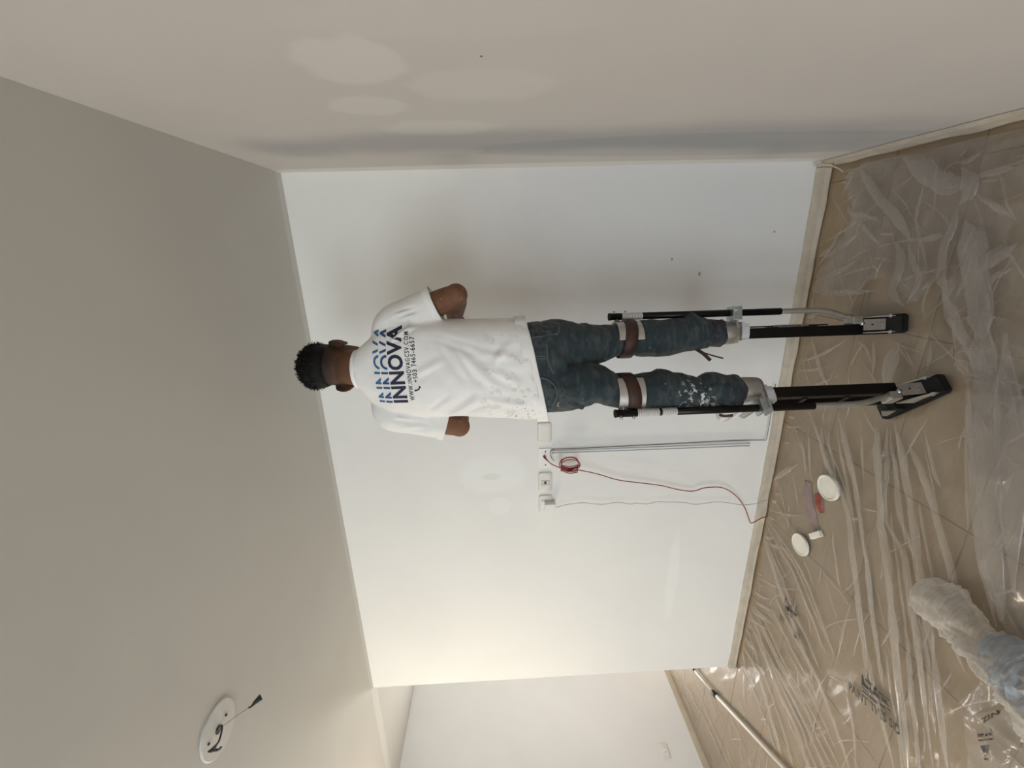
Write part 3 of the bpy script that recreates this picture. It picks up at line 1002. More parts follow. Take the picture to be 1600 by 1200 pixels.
v, f, _ = grid_sheet(np.arange(-1.7, RIGHT, 0.011), np.arange(0.35, BACK, 0.011), keep2, film_h2, FOLDS2)
sheet2 = obj('plastic_sheet', (v, f), M['film_milky'], smooth=True)
mb = MB()
for i, (line, w, h) in enumerate(FOLDS2):
    r = fold_ribbon(line, w, h, film_h2, 200 + i * 3.7, lambda p: clear_of_things(p) and p[0] < RIGHT - 0.05 and p[1] < BACK - 0.06)
    if r: mb.add(*r)
in2 = lambda p: clear_of_things(p) and in_poly(np.array([p[:2]]), over)[0] and p[0] < RIGHT - .05 and p[1] < BACK - .06
for q in crinkles(80, -1.3, .28, .7, 2.05, film_h2, in2, 13): mb.add(*q)
obj('pleats', lay_on(mb, film_h2, FOLDS2), M['film_milky'], sheet2, smooth=True, kind='stuff')
tag(sheet2, 'milky crumpled plastic sheet layered on the floor beside the grey patched wall', 'plastic sheet')


# twisted bundle of film, printed flap and blue film inside it
def crumple(path, ra, rb, n, amp, seed, twist=2.0, nring=26, zmin=0.012):
    P = catmull(path, nring // max(1, len(path) - 1) + 4)
    t = np.linspace(0, len(ra) - 1, len(P)); A = np.interp(t, range(len(ra)), ra); B = np.interp(t, range(len(rb)), rb)
    v, f = tube(P, A, n, ref=(0, 0, 1), rb=B)
    c = np.repeat(P, n, axis=0); d = v - c
    ang = np.tile(np.arange(n) / n * 2 * math.pi, len(P)); s = np.repeat(np.linspace(0, 1, len(P)), n)
    th_ = ang + twist * s; Q = lambda r_, l_: np.column_stack([r_ * np.cos(th_), r_ * np.sin(th_), l_ * s])
    k = 1 + amp * 1.1 * (1 - 2 * np.abs(vnoise(Q(1.6, 3.0), 1.0, seed))) + amp * 0.8 * (1 - 2 * np.abs(vnoise(Q(3.2, 6.0), 1.0, seed + 3))) + amp * 0.4 * vnoise(Q(6.5, 14.0), 1.0, seed + 5)
    v = c + d * k[:, None]
    v[:, 2] = np.maximum(v[:, 2], zmin)
    return v, f


def fz(x, y, z): return at_z(x, y, z)


bundle = empty('plastic_bundle', tuple(at_z(1520, 1020, 0.012)), 'twisted bundle of bunched plastic film with a blue tinge lying on the floor', 'plastic bundle')
b1 = crumple([fz(1452, 905, .05), fz(1462, 930, .06), fz(1488, 962, .07), fz(1516, 992, .07), fz(1550, 1022, .08), fz(1590, 1045, .08), fz(1640, 1080, .08)],
             [.012, .046, .045, .040, .050, .055, .06], [.025, .076, .068, .048, .056, .060, .065], 48, 0.30, 1.0, nring=48)
obj('twisted_film', b1, M['film_bundle'], bundle, smooth=True)
b1 = crumple([fz(1605, 1040, .07), fz(1622, 1070, .08), fz(1645, 1110, .08), fz(1670, 1170, .07)], [.05, .07, .075, .06], [.05, .075, .08, .07], 40, 0.28, 5.0, nring=40)
obj('gathered_film', b1, M['film_bundle'], bundle, smooth=True)
b1 = crumple([fz(1553, 1040, .05), fz(1580, 1044, .08), fz(1600, 1050, .09), fz(1630, 1066, .09)], [.02, .06, .075, .08], [.02, .06, .07, .075], 40, 0.25, 9.0, nring=40)
obj('blue_film', b1, M['blue_film'], bundle, smooth=True)


def flap(corner_px, zs, nu=26, nv_=22, amp=0.010, seed=0):
    A, B, C_, D_ = [fz(a, b, z) for (a, b), z in zip(corner_px, zs)]
    rows = []
    for i in range(nu + 1):
        for j in range(nv_ + 1):
            u, w = i / nu, j / nv_
            rows.append(A * (1 - u) * (1 - w) + B * u * (1 - w) + C_ * u * w + D_ * (1 - u) * w)
    v = np.array(rows)
    v[:, 2] += amp * (1 - np.abs(vnoise(v, 18, seed))) ** 3 * 2 + amp * vnoise(v, 9, seed + 4)
    v[:, 2] = np.maximum(v[:, 2], 0.010)
    return v, [(i * (nv_ + 1) + j, (i + 1) * (nv_ + 1) + j, (i + 1) * (nv_ + 1) + j + 1, i * (nv_ + 1) + j + 1) for i in range(nu) for j in range(nv_)]


flapA = flap([(1542, 1058), (1504, 1098), (1512, 1122), (1580, 1090)], [.05, .02, .02, .07], seed=2)
fa = obj('film_flap', flapA, M['film_milky'], bundle, smooth=True)
flapB = flap([(1512, 1120), (1525, 1215), (1640, 1230), (1600, 1100)], [.022, .02, .06, .06], seed=6)
fb = obj('film_flap', flapB, M['film_milky'], bundle, smooth=True)
BVB = BVHTree.FromPolygons([tuple(q) for q in flapB[0]], flapB[1])


# ---- lettering printed on the film
def text_mesh(body, size=1.0, outline=0.0, offset=0.0, spacing=1.0, res=3):
    c = bpy.data.curves.new('t', 'FONT'); c.body = body; c.size = size; c.space_character = spacing; c.resolution_u = res
    c.offset = offset
    if outline:
        c.fill_mode = 'NONE'; c.bevel_depth = outline; c.bevel_resolution = 0
    o = bpy.data.objects.new('t', c); COL.objects.link(o)
    dg = bpy.context.evaluated_depsgraph_get(); dg.update()
    me = bpy.data.meshes.new_from_object(o.evaluated_get(dg))
    bm = bmesh.new(); bm.from_mesh(me); bmesh.ops.triangulate(bm, faces=bm.faces)
    V = np.array([list(q.co) for q in bm.verts]); F = [tuple(q.index for q in p.verts) for p in bm.faces]
    bm.free(); bpy.data.objects.remove(o); bpy.data.curves.remove(c); bpy.data.meshes.remove(me)
    return V, F


def total_h(P):
    return film_h(P) + fold_sum(P, FOLDS)


def floor_print(name, V, F, origin, right, up, mat, parent, lift=0.013):
    o2 = np.asarray(origin, float)[:2]; r2 = np.asarray(right, float)[:2]; u2 = np.asarray(up, float)[:2]
    P = o2 + V[:, :1] * r2 + V[:, 1:2] * u2
    return obj(name, (np.column_stack([P, total_h(P) + lift + V[:, 2] * 0.2]), F), mat, parent)


LOGO = [[(0, .30), (.06, 1.0), (.14, 1.0), (.13, .55), (.30, .45), (.30, .25)], [(.20, .80), (.22, .92), (.46, .86), (.46, .76)],
        [(0, .14), (0, .22), (.30, .16), (.30, .08)], [(.34, .20), (.30, .40), (.36, .62), (.44, .40), (.42, .20)],
        [(.52, .62), (.56, .82), (.64, .78), (.62, .58)], [(.46, .30), (.50, .56), (.72, .52), (.70, .22)],
        [(.74, .24), (.76, .50), (.98, .44), (.90, .34), (1.0, .12)], [(.70, .62), (.70, .70), (1.04, .60), (1.02, .52)],
        [(.02, -.06), (.04, .04), (.26, -.02), (.24, -.12)], [(.32, -.08), (.32, .04), (.62, -.02), (.60, -.12)],
        [(.66, -.14), (.66, .04), (.84, .0), (.82, -.16)], [(.88, -.06), (.88, .04), (1.02, .02), (1.0, -.10)]]


def logo_mesh(sel=None):
    mb = MB()
    for i, q in enumerate(LOGO):
        if sel is not None and i not in sel: continue
        q = [(a, b, 0) for a, b in q]
        mb.add(q, [tuple(range(len(q)))])
    return mb.data()


p0 = at_z(1333, 1076); p1 = at_z(1421, 1156)
rv = p1[:2] - p0[:2]; rl = np.linalg.norm(rv); rv = rv / rl; uv = np.array([-rv[1], rv[0]])
V, F = text_mesh('PAINT THIS SIDE', 1.0, outline=0.036, spacing=1.04)
wd = V[:, 0].max() - V[:, 0].min(); sc = rl / wd
floor_print('printed_words', V * [sc, sc * 1.5, sc], F, p0, rv, uv, M['ink_grey'], sheet)
lg0 = at_z(1362, 1092); V, F = logo_mesh()
lr = at_z(1398, 1106)[:2] - at_z(1354, 1074)[:2]; ll = np.linalg.norm(lr)
floor_print('printed_emblem', V * [ll, 0.072, 1], F, at_z(1354, 1077), lr / ll, np.array([-lr[1], lr[0]]) / ll, M['ink'], sheet, 0.013)
V, F = text_mesh('NT', 1.0, outline=0.035)
sc = 0.035
floor_print('printed_words', V * [sc, sc * 1.6, sc], F, at_z(1224, 968), rv, uv, M['ink_grey'], sheet)
V, F = text_mesh('SID', 1.0, outline=0.035)
floor_print('printed_words', V * [sc, sc * 1.6, sc], F, at_z(1247, 993), rv, uv, M['ink_grey'], sheet)
V, F = logo_mesh([0, 2, 3, 4, 5, 6, 8, 9])
floor_print('printed_emblem', V * [0.11, 0.075, 1], F, at_z(1232, 952), rv, uv, M['ink'], sheet, 0.013)


def flap_print(name, V, F, origin_px, right_px, up_px, mat):
    """lettering that follows the lifted flap"""
    o3 = fz(*origin_px, .03); r3 = fz(*right_px, .03) - o3; u3 = fz(*up_px, .03) - o3
    out = []
    for q in V:
        p = o3 + r3 * q[0] + u3 * q[1]
        h = BVB.ray_cast(Vector((p[0], p[1], 1.0)), Vector((0, 0, -1)))
        out.append((p[0], p[1], (h[0].z if h[0] is not None else p[2]) + 0.003))
    return obj(name, (out, F), mat, fb)


V, F = text_mesh('HDX', 1.0, offset=0.02); V = V / [V[:, 0].max(), V[:, 1].max(), 1]
bars = MB()
for q in ([(0, .60), (0, .66), (1, .66), (1, .60)], [(.1, .45), (.3, .2), (.5, .2), (.45, .45)], [(.5, .45), (.6, .1), (.9, .3), (.9, .45)], [(.35, -.05), (.35, .03), (.6, .03), (.6, -.05)],
          [(.35, .08), (.45, .16), (.5, .08)], [(0, .74), (0, .84), (.12, .84), (.12, .74)], [(.16, .74), (.16, .86), (.3, .84), (.3, .74)], [(.34, .74), (.36, .84), (.55, .84), (.5, .74)],
          [(.6, .74), (.62, .82), (.72, .86), (.72, .74)], [(.78, .76), (.8, .86), (1.0, .82), (.98, .74)], [(1.05, .84), (1.05, .98), (1.25, .92), (1.15, .84)]):
    bars.add([(a, b, 0) for a, b in q], [tuple(range(len(q)))])
bv_, bf_ = bars.data()
flap_print('printed_emblem', bv_, bf_, (1532, 1186), (1560, 1184), (1530, 1140), M['ink'])
V, F = text_mesh('ZIN', 1.0, outline=0.03)
flap_print('printed_words', V * [0.5, 0.8, 1], F, (1549, 1129), (1576, 1112), (1545, 1117), M['ink'])

# ------------------------------------------------------------------ small things lying on the film
def lid(px, py, r, h, tilt, label):
    c = at_z(px, py, h + 0.008)
    o = empty('paint_lid', (c[0], c[1], 0.008), label, 'lid', 'white lids on the plastic')
    rings = []
    for rr, zz in ((.90, 0), (.97, .002), (1, .006), (1, h - .003), (.985, h), (.90, h), (.88, h - .0035), (.4, h - .003), (.02, h - .003)):
        rings.append([(c[0] + rr * r * math.cos(a), c[1] + rr * r * math.sin(a), .010 + zz + tilt * rr * r * math.cos(a)) for a in np.linspace(0, 2 * math.pi, 33)[:-1]])
    obj('lid_disc', rings_loft([np.array(q) for q in rings]), M['lid'], o, smooth=False)
    return o


lid(1292, 762, 0.062, 0.022, 0.05, 'larger round white lid on the plastic, nearer the stilts')
lid(1249, 851, 0.058, 0.016, 0.04, 'smaller round white lid on the plastic, farther from the stilts')
c = at_z(1275, 836, .014)
blk = box(c + [0, 0, 0], (0.082, 0.028, 0.02), [nrm((0.75, -0.66, 0)), nrm((0.66, 0.75, 0)), (0, 0, 1)])
tag(obj('sanding_block', blk, M['lid'], bevel=0.003), 'small white rectangular block between the two white lids', 'block')
rg = crumple([at_z(1277, 772, .004), at_z(1279, 786, .005), at_z(1284, 802, .004)], [.003, .0035, .003], [.018, .024, .012], 18, 0.2, 2.0, zmin=.001)
tag(obj('red_rag', rg, M['rag'], smooth=True), 'small red crumpled rag beside the larger white lid', 'rag')
rg = crumple([at_z(1262, 752, .004), at_z(1263, 778, .004), at_z(1268, 804, .004), at_z(1280, 838, .004)], [.002, .003, .003, .002], [.02, .028, .03, .012], 18, 0.15, 4.0, zmin=.001)
tag(obj('mauve_rag', rg, M['mauve'], smooth=True), 'mauve strip of cloth showing between the two white lids', 'rag')

# extension pole
pole = empty('extension_pole', tuple(at_z(1225, 1199, 0.01)), 'cream extension pole with black collar lying on the floor by the hallway', 'pole')
e0 = at_z(1085, 1047, .028); e1 = at_z(1117, 1085, .028); e2 = at_z(1225, 1199, .028); e3 = e2 + (e2 - e1) * 0.7
d = nrm(e1 - e0)
obj('inner_tube', cyl(e0, e1, 0.010), M['pole'], pole, smooth=True)
obj('outer_tube', cyl(e1, e3, 0.0135), M['pole'], pole, smooth=True)
obj('collar', MB().add(*tube(np.array([e1 - d * .035, e1 - d * .03, e1 + d * .02, e1 + d * .03]), [.012, .019, .019, .015], 14)), M['black'], pole, smooth=True)
obj('threaded_tip', MB().add(*tube(np.array([e0 - d * .05, e0 - d * .045, e0 - d * .012, e0 + d * .012]), [.006, .011, .011, .0135], 12)), M['black'], pole, smooth=True)

# ------------------------------------------------------------------ things on the walls and ceiling
def rounded_plate(c, w, h, d, axis='y', sgn=-1, inset=0.35):
    """cover plate with a raised pillow face; normal along axis"""
    c = np.asarray(c, float); rings = []
    for k, (s, dd) in enumerate(((1.0, 0.0), (1.0, 0.35), (0.95, 0.75), (0.86, 1.0), (0.5, 1.0), (0.02, 1.0))):
        r = []
        for a in np.linspace(0, 2 * math.pi, 37)[:-1]:
            ca, sa = math.cos(a), math.sin(a)
            x = math.copysign(abs(ca) ** 0.28, ca) * w / 2; z = math.copysign(abs(sa) ** 0.28, sa) * h / 2
            if s < 0.9 and s > 0.1: x *= s if s < .6 else 1 - (1 - s) * h / w; z *= s
            elif s <= 0.1: x *= s; z *= s
            else: x *= 1 - (1 - s) * h / w; z *= s
            r.append((c[0] + x, c[1] + sgn * dd * d, c[2] + z) if axis == 'y' else (c[0] + sgn * dd * d, c[1] + x, c[2] + z))
        rings.append(np.array(r))
    return rings_loft(rings)


def onw(x, y, off=0.0):
    return at_y(x, y, BACK - off)


g = 'row of wall plates'
c1 = onw(850.5, 675.5); c2 = onw(851.5, 715.5); c3 = onw(851.5, 752); c4 = onw(852, 787)
p = empty('wall_plate', tuple(c1), 'blank cream wall plate, nearest the person in the row of four', 'wall plate', g)
obj('cover', rounded_plate(c1, 0.125, 0.082, 0.009), M['plate'], p, smooth=True)
p = empty('wall_plate', tuple(c2), 'flat white wall plate with two screws where the red cord comes out', 'wall plate', g)
obj('cover', box(c2 + [0, -0.0025, 0], (0.124, 0.005, 0.072)), M['plate_white'], p, bevel=0.0015)
for dx in (-0.042, 0.042):
    s = obj('screw', cyl(c2 + [dx, -0.004, -0.002], c2 + [dx, -0.0062, -0.002], 0.0042, 10), M['dark'], p)
p = empty('wall_plate', tuple(c3), 'cream wall plate with a small framed jack in the middle', 'wall plate', g)
obj('cover', rounded_plate(c3, 0.125, 0.082, 0.009), M['plate'], p, smooth=True)
mb = MB(); q = c3 + [-0.004, -0.0098, -0.002]
for dx, dz, w, h in ((0, .0125, .028, .0015), (0, -.0125, .028, .0015)): mb.add(*box(q + [dx, 0, dz * 1.7], (w, .0014, h)))
for dx in (-.0135, .0135): mb.add(*box(q + [dx, 0, 0], (.0015, .0014, .043)))
obj('jack_frame', mb, M['dark'], p)
mb = MB().add(*box(q, (.016, .002, .012))).add(*box(q + [0, 0, .008], (.007, .002, .006))); obj('jack', mb, M['dark'], p)
p = empty('wall_plate', tuple(c4), 'cream wall plate with the white charger plugged in, last in the row', 'wall plate', g)
obj('cover', rounded_plate(c4, 0.125, 0.082, 0.009), M['plate'], p, smooth=True)
so = obj('socket_module', box(c4 + [-.004, -.0105, 0], (.072, .005, .048)), M['plate_white'], p, bevel=0.001)
mb = MB()
for k in range(3): obj('slot', box(c4 + [-.030, -.0135, -.012 + k * .012], (.003, .0015, .004)), M['dark'], so)
for k in range(3): obj('slot', box(c4 + [.026, -.0135, -.010 + k * .014], (.003, .0015, .008)), M['dark'], so)

ch = empty('phone_charger', tuple(c4 + [0.0, -0.013, -.02]), 'white phone charger with thin cable hanging from the last wall plate', 'charger')
cb = c4 + [.002, -.032, -.024]
obj('plug_body', box(cb, (.048, .036, .062)), M['plate_white'], ch, bevel=0.005)
pts = [(867, 789), (885, 788.5), (900, 786.5), (912, 785.5), (925, 787), (942, 788), (955, 786), (968, 785), (985, 787.5), (995, 786), (1010, 787.5), (1028, 784), (1050, 784.5), (1072, 785.5), (1085, 788), (1105, 786), (1122, 784), (1140, 786), (1160, 789), (1180, 787), (1192, 787)]
P = [onw(a, b, .045 - .012 * math.sin(i * 1.3)) for i, (a, b) in enumerate(pts)]
P[-1] = np.array([P[-1][0], BACK - .03, .08]); P.append(P[-1] + [.012, -.004, -.02]); P.append(P[-1] + [.02, -.01, -.03])
P = [q for q in P]; P[0] = cb + [-.01, 0, -.033]
obj('cable', tube(catmull(P, 6), 0.0014, 6), M['cable_thin'], ch, smooth=True)

# red cord with its coil
rc = empty('electric_lead', tuple(onw(1190, 809, .02)), 'thin red power cord looped in a coil and hanging down the wall', 'cord')
pl0 = onw(850, 713, .006); pl1 = onw(853, 717, .03)
obj('plug', tube(np.array([pl0, pl0 + (pl1 - pl0) * .5, pl1, onw(856, 720, .04)]), [.007, .007, .005, .0035], 10), M['red'], rc, smooth=True)
P = [onw(855, 719, .04), onw(861, 724, .055), onw(868, 728, .06), onw(874, 730, .065)]
P = [onw(a, b, o_) for a, b, o_ in ((855, 719, .04), (861, 724.5, .055), (868, 728, .062), (875, 731, .066))]
obj('lead', tube(catmull(P, 6), .0028, 8), M['red'], rc, smooth=True)
coil = []
for k in range(0, 3 * 24 + 14):
    a = math.pi * 0.85 + k / 24 * 2 * math.pi
    lp = k / 24
    w = 14.5 - 1.6 * math.sin(lp * 2.1); hgt = 11.5 - 2.6 * (lp % 1.7)
    coil.append(onw(890.5 + w * math.cos(a) + 0.8 * math.sin(lp * 5), 724 - hgt * math.sin(a) + 1.5 * lp - 1.5, .066 + .010 * math.sin(a * 0.5) + .006 * lp))
obj('coil', tube(np.array(coil), .0027, 8), M['red'], rc, smooth=True)
mb = MB()
for k in range(6):
    y0 = 727 + k * 1.6
    mb.add(*tube(catmull([onw(876, y0, .062 + .004 * (k % 2)), onw(890, y0 + 2 + .5 * k, .072), onw(903, y0 - .5 + .6 * k, .066)], 6), .0027, 7))
obj('bundled_turns', mb, M['red'], rc, smooth=True)
pts = [(902, 734, .066), (910, 735.5, .066), (925, 738.5, .064), (942, 743, .06), (958, 748, .055), (975, 751.5, .05), (1005, 755, .045), (1035, 759, .04), (1055, 764, .04), (1075, 767.2, .04), (1087, 766.5, .04), (1100, 762.5, .042),
       (1117, 761, .045), (1130, 762.5, .045), (1143, 769, .045), (1155, 780, .045), (1164, 794, .045), (1169, 807, .045), (1172.5, 816.5, .045), (1178, 816, .043), (1185, 812, .04), (1191, 809, .036)]
P = [onw(a, b, o_) for a, b, o_ in pts]
P.append(P[-1] + [0.012, -.004, -.03])
obj('hanging_cord', tube(catmull(P, 6), .0028, 8), M['red'], rc, smooth=True)

# grey cables hanging from the second plate
gc = empty('grey_cable', tuple(onw(1172, 694, .01)), 'pair of stiff grey cables hanging straight down beside the red cord', 'cable')
for k, (y0, y1, xe) in enumerate(((704.5, 692.5, 1172), (708, 696.5, 1171))):
    P = [onw(863 + k, y0 + 1, .004), onw(872, y0 - .3, .02), onw(960, y0 + (y1 - y0) * .3, .022), onw(1070, y0 + (y1 - y0) * .66, .022), onw(xe, y1, .02)]
    obj('cable', tube(catmull(P, 10), .0036, 8), M['cable_grey'], gc, smooth=True)
P = [onw(a, b, o_) for a, b, o_ in ((866, 720.5, .02), (861.5, 715, .025), (860, 708, .02), (862, 703, .012), (868, 702, .008), (920, 700, .007), (1000, 696, .007), (1080, 692, .007), (1150, 688.5, .007), (1190, 687.8, .007), (1197, 687, .02), (1201, 675, .02), (1206, 655, .02), (1212, 600, .022))]
P = [np.array([q[0], q[1], max(q[2], .086)]) for q in P]
tag(obj('thin_wire', tube(catmull(P, 6), .0022, 7), M['cable_thin'], smooth=True), 'thin dark wire hooked at the second plate running down to the baseboard', 'wire')

# duplex outlet on the hallway wall
oc = at_x(1038.5, 1173, LEFT)
p = empty('wall_outlet', tuple(oc), 'small cream duplex outlet low on the hallway wall', 'outlet')
obj('cover', rounded_plate(oc, 0.118, 0.074, 0.007, axis='x', sgn=1), M['plate'], p, smooth=True)
md = obj('socket_module', box(oc + [.0075, 0, 0], (.004, .07, .034)), M['plate_white'], p, bevel=0.001)
mb = MB()
for dy in (-.019, .019):
    for dz in (-.006, .006): obj('slot', box(oc + [.0098, dy, dz], (.001, .008, .002)), M['dark'], md)
    obj('slot', box(oc + [.0098, dy + .008, 0], (.001, .004, .004)), M['dark'], md)

# bare ceiling light point
cc = at_z(340, 1139, CEIL)
lp = empty('ceiling_box', (cc[0], cc[1], CEIL), 'round ceiling box cover with taped wires hanging out', 'ceiling box')
rings = []
for rr, dz in ((1, 0), (1, -.004), (.97, -.006), (.3, -.006), (.02, -.006)):
    rings.append(np.array([(cc[0] + rr * .082 * math.cos(a), cc[1] + rr * .082 * math.sin(a), CEIL + dz) for a in np.linspace(0, 2 * math.pi, 41)[:-1]]))
obj('cover', rings_loft(rings), M['ceil_plate'], lp)
for a, b in ((352.5, 1117), (325.5, 1162.5)):
    q = at_z(a, b, CEIL - .006); obj('screw', cyl(q, q + [0, 0, -.004], .004, 10), M['dark'], lp)
hole = at_z(341, 1140, CEIL - .006)
obj('knockout', cyl(hole, hole + [0, 0, -.0015], .013, 16), M['dark'], lp)
P = [hole, at_z(345, 1134, CEIL - .03), at_z(347, 1135, CEIL - .04), at_z(346, 1144, CEIL - .05), at_z(342, 1158, CEIL - .06), at_z(336, 1166, CEIL - .065)]
obj('wire', tube(catmull(P, 6), .0028, 7), M['dark'], lp, smooth=True)
P = [at_z(337, 1165, CEIL - .065), at_z(333, 1170, CEIL - .068), at_z(330, 1173.5, CEIL - .07)]
obj('tape_wrap', tube(catmull(P, 5), np.linspace(.004, .010, 11), 8, rb=np.linspace(.003, .004, 11)), M['dark'], lp, smooth=True)
P = [at_z(336, 1172, CEIL - .07), at_z(341, 1171.5, CEIL - .07), at_z(346, 1167, CEIL - .07)]
obj('tape_wrap', tube(catmull(P, 5), np.linspace(.009, .003, 11), 8, rb=np.linspace(.004, .002, 11)), M['dark'], lp, smooth=True)
P = [hole, at_z(350, 1133.5, CEIL - .02), at_z(360, 1126, CEIL - .05), at_z(375, 1115, CEIL - .09), at_z(389, 1105.5, CEIL - .12)]
obj('wire', tube(catmull(P, 6), .0011, 6), M['cable_thin'], lp, smooth=True)
P = [at_z(388.5, 1106, CEIL - .12), at_z(393, 1103.5, CEIL - .127), at_z(399, 1097, CEIL - .137), at_z(408, 1089, CEIL - .15)]
obj('tape_wrap', tube(catmull(P, 5), np.interp(np.linspace(0, 1, 16), [0, .3, 1], [.003, .003, .013]), 8, rb=np.interp(np.linspace(0, 1, 16), [0, .3, 1], [.003, .003, .006])), M['dark'], lp, smooth=True)

# ------------------------------------------------------------------ drywall stilts
def stilt(heel, head, side, label, cuff_c, cuff_r, top, tt, cup_s, cup_t, cup_h):
    """heel: back of the sole on the floor; head: heading; side: +1 tube on the left, -1 on the right"""
    h = nrm((*head, 0)); l = np.array([-h[1], h[0], 0]) * side; up = np.array([0, 0, 1.])
    A = np.array([h, l, up]); O = np.array([*heel, 0.014])
    W = lambda s, t, z: O + h * s + l * t + up * z
    root = empty('drywall_stilt', tuple(W(.1, 0, 0)), label, 'stilt', 'pair of drywall stilts')
    B = lambda s, t, z, a, b, c: box(W(s, t, z), (a, b, c), A)
    # sole with raised rims
    out = []
    for s, t in ((0, -.8), (.012, -1), (.10, -1.02), (.20, -1.0), (.27, -.95), (.285, -.7), (.285, .7), (.27, .95), (.20, 1.0), (.10, 1.02), (.012, 1), (0, .8)):
        out.append((s, t * .037))
    rings = [np.array([W(s, t, 0) for s, t in out]), np.array([W(s, t * 1.02, .008) for s, t in out]), np.array([W(s, t, .016) for s, t in out])]
    sole = obj('sole', rings_loft(rings), M['rubber'], root)
    for k in range(3):
        obj('tread_rib', B(.012 + k * .016, 0, .018, .007, .062, .006), M['rubber'], sole)
    # rubber heel block and toe block
    rings = [np.array([W(s, t, z) for t, z in ((-.034, .014), (.034, .014), (.030, top), (-.030, top))]) for s, top in ((.006, .02), (.03, .045), (.07, .07), (.10, .07))]
    obj('heel_block', rings_loft(rings), M['rubber'], root, bevel=.003)
    rings = [np.array([W(s, t, z) for t, z in ((-.033, .014), (.033, .014), (.026, top), (-.026, top))]) for s, top in ((.175, .05), (.21, .05), (.25, .035), (.278, .02))]
    obj('toe_block', rings_loft(rings), M['rubber'], root, bevel=.003)
    # ankle bracket: back plate, side flanges, pivot lugs
    rings = [np.array([W(s, t, z) for t in (-.022, .022) for s in (s0, s0 + .004)][0:0] + [W(s0, -.022, z), W(s0, .022, z), W(s0 + .004, .022, z), W(s0 + .004, -.022, z)]) for s0, z in ((.040, .052), (.044, .075), (.052, .13))]
    bp = obj('base_bracket', rings_loft(rings), M['alu_dull'], root, bevel=.001)
    for t in (-.010, .006): obj('rivet', cyl(W(.040, t, .072), W(.043, t, .073), .0028, 8), M['zinc'], bp)
    obj('rivet', cyl(W(.0445, 0, .10), W(.05, 0, .10), .0035, 8), M['dark'], bp)
    for t in (-.031, .031):
        fl_ = obj('side_flange', rings_loft([np.array([W(.018, t - .002, .034), W(.018, t + .002, .034), W(.018, t + .002, .046), W(.018, t - .002, .046)]),
                                       np.array([W(.065, t - .002, .046), W(.065, t + .002, .046), W(.065, t + .002, .085), W(.065, t - .002, .085)]),
                                       np.array([W(.105, t - .002, .046), W(.105, t + .002, .046), W(.105, t + .002, .115), W(.105, t - .002, .115)])]), M['alu'], root)
        obj('bolt', cyl(W(.03, t - .006, .044), W(.03, t + .006, .044), .005, 8), M['zinc'], fl_)
        t2 = t * .9
        obj('front_flange', rings_loft([np.array([W(.19, t2 - .002, .04), W(.19, t2 + .002, .04), W(.19, t2 + .002, .10), W(.19, t2 - .002, .10)]),
                                        np.array([W(.245, t2 - .002, .03), W(.245, t2 + .002, .03), W(.245, t2 + .002, .05), W(.245, t2 - .002, .05)])]), M['alu'], root)
    obj('pivot_block', B(.075, .020, .155, .05, .030, .040), M['alu'], root, bevel=.003)
    obj('pivot_bolt', cyl(W(.046, .006, .138), W(.056, .006, .138), .0085, 10), M['zinc'], root, smooth=True)
    # two black struts with their parallelogram links
    for s, w_, z0, z1 in ((.085, .042, .115, .628), (.188, .036, .085, .615)):
        st = obj('strut', rings_loft([np.array([W(s + a, -.018 + b, z) for a, b in ((-.013, -w_ / 2), (.013, -w_ / 2), (.013, w_ / 2), (-.013, w_ / 2))]) for z in (z0, z1)]), M['black'], root, bevel=.003)
    obj('link', B(.137, .004, .30, .10, .005, .018), M['black'], root)
    obj('link', B(.137, .004, .46, .10, .005, .018), M['black'], root)
    for z in (.30, .42):
        obj('spring_clip', B(.150, .010, z, .018, .010, .03), M['alu'], root, bevel=.002)
    a = np.linspace(0, 14 * 2 * math.pi, 14 * 10)
    sp = np.array([W(.150 + .006 * math.cos(q), .010 + .006 * math.sin(q), .315 + .09 * q / a[-1]) for q in a])
    obj('spring', tube(sp, .0013, 5), M['zinc'], root, smooth=True)
    obj('spring_rod', cyl(W(.150, .010, .20), W(.150, .010, .56), .003, 8), M['black'], root)
    # foot plate, heel cup
    fp = [(-.004, -.7), (.02, -1), (.15, -1.0), (.25, -.95), (.275, -.6), (.275, .6), (.25, .95), (.15, 1.0), (.02, 1), (-.004, .7)]
    rings = [np.array([W(.055 + s * .62, -.012 + t * .042, z) for s, t in fp]) for z in (.632, .642)]
    obj('foot_plate', rings_loft(rings), M['alu'], root)
    obj('plate_bracket', rings_loft([np.array([W(s, t, z) for s, t in ((.06, -.038), (.055, -.02), (.055, .006), (.06, .022), (.11, .022), (.11, -.038))]) for z in (.590, .620)]), M['grey_plastic'], root)
    for t in (-.042, .026): obj('bracket_tab', B(.075, t, .612, .03, .006, .012), M['grey_plastic'], root)
    rows = []
    for k in range(15):
        an = math.pi * (0.5 + k / 14)
        rows.append([(cup_s + r * 1.08 * math.cos(an), cup_t + r * math.sin(an), .628 + z * cup_h) for r, z in ((.043, 0), (.0455, .1), (.0475, .5), (.0455, .93), (.0425, 1), (.040, .93), (.042, .5), (.040, .1))])
    v = np.array([[W(*q) for q in r] for r in rows]).reshape(-1, 3); c = 8
    f = [(i * c + j, i * c + (j + 1) % c, (i + 1) * c + (j + 1) % c, (i + 1) * c + j) for i in range(14) for j in range(c)] + [tuple(range(c)), tuple(14 * c + j for j in range(c))]
    obj('heel_cup', (v, f), M['alu_dull'], root, smooth=True)
    # outer tube
    ts = .055
    P = np.array([W(ts, tt, top), W(ts, tt, .468)])
    tb = obj('leg_tube', tube(P, .0135, 16), M['black'], root, smooth=True)
    obj('tube_cap', cyl(W(ts, tt, top - .004), W(ts, tt, top + .003), .0145, 16), M['rubber'], tb)
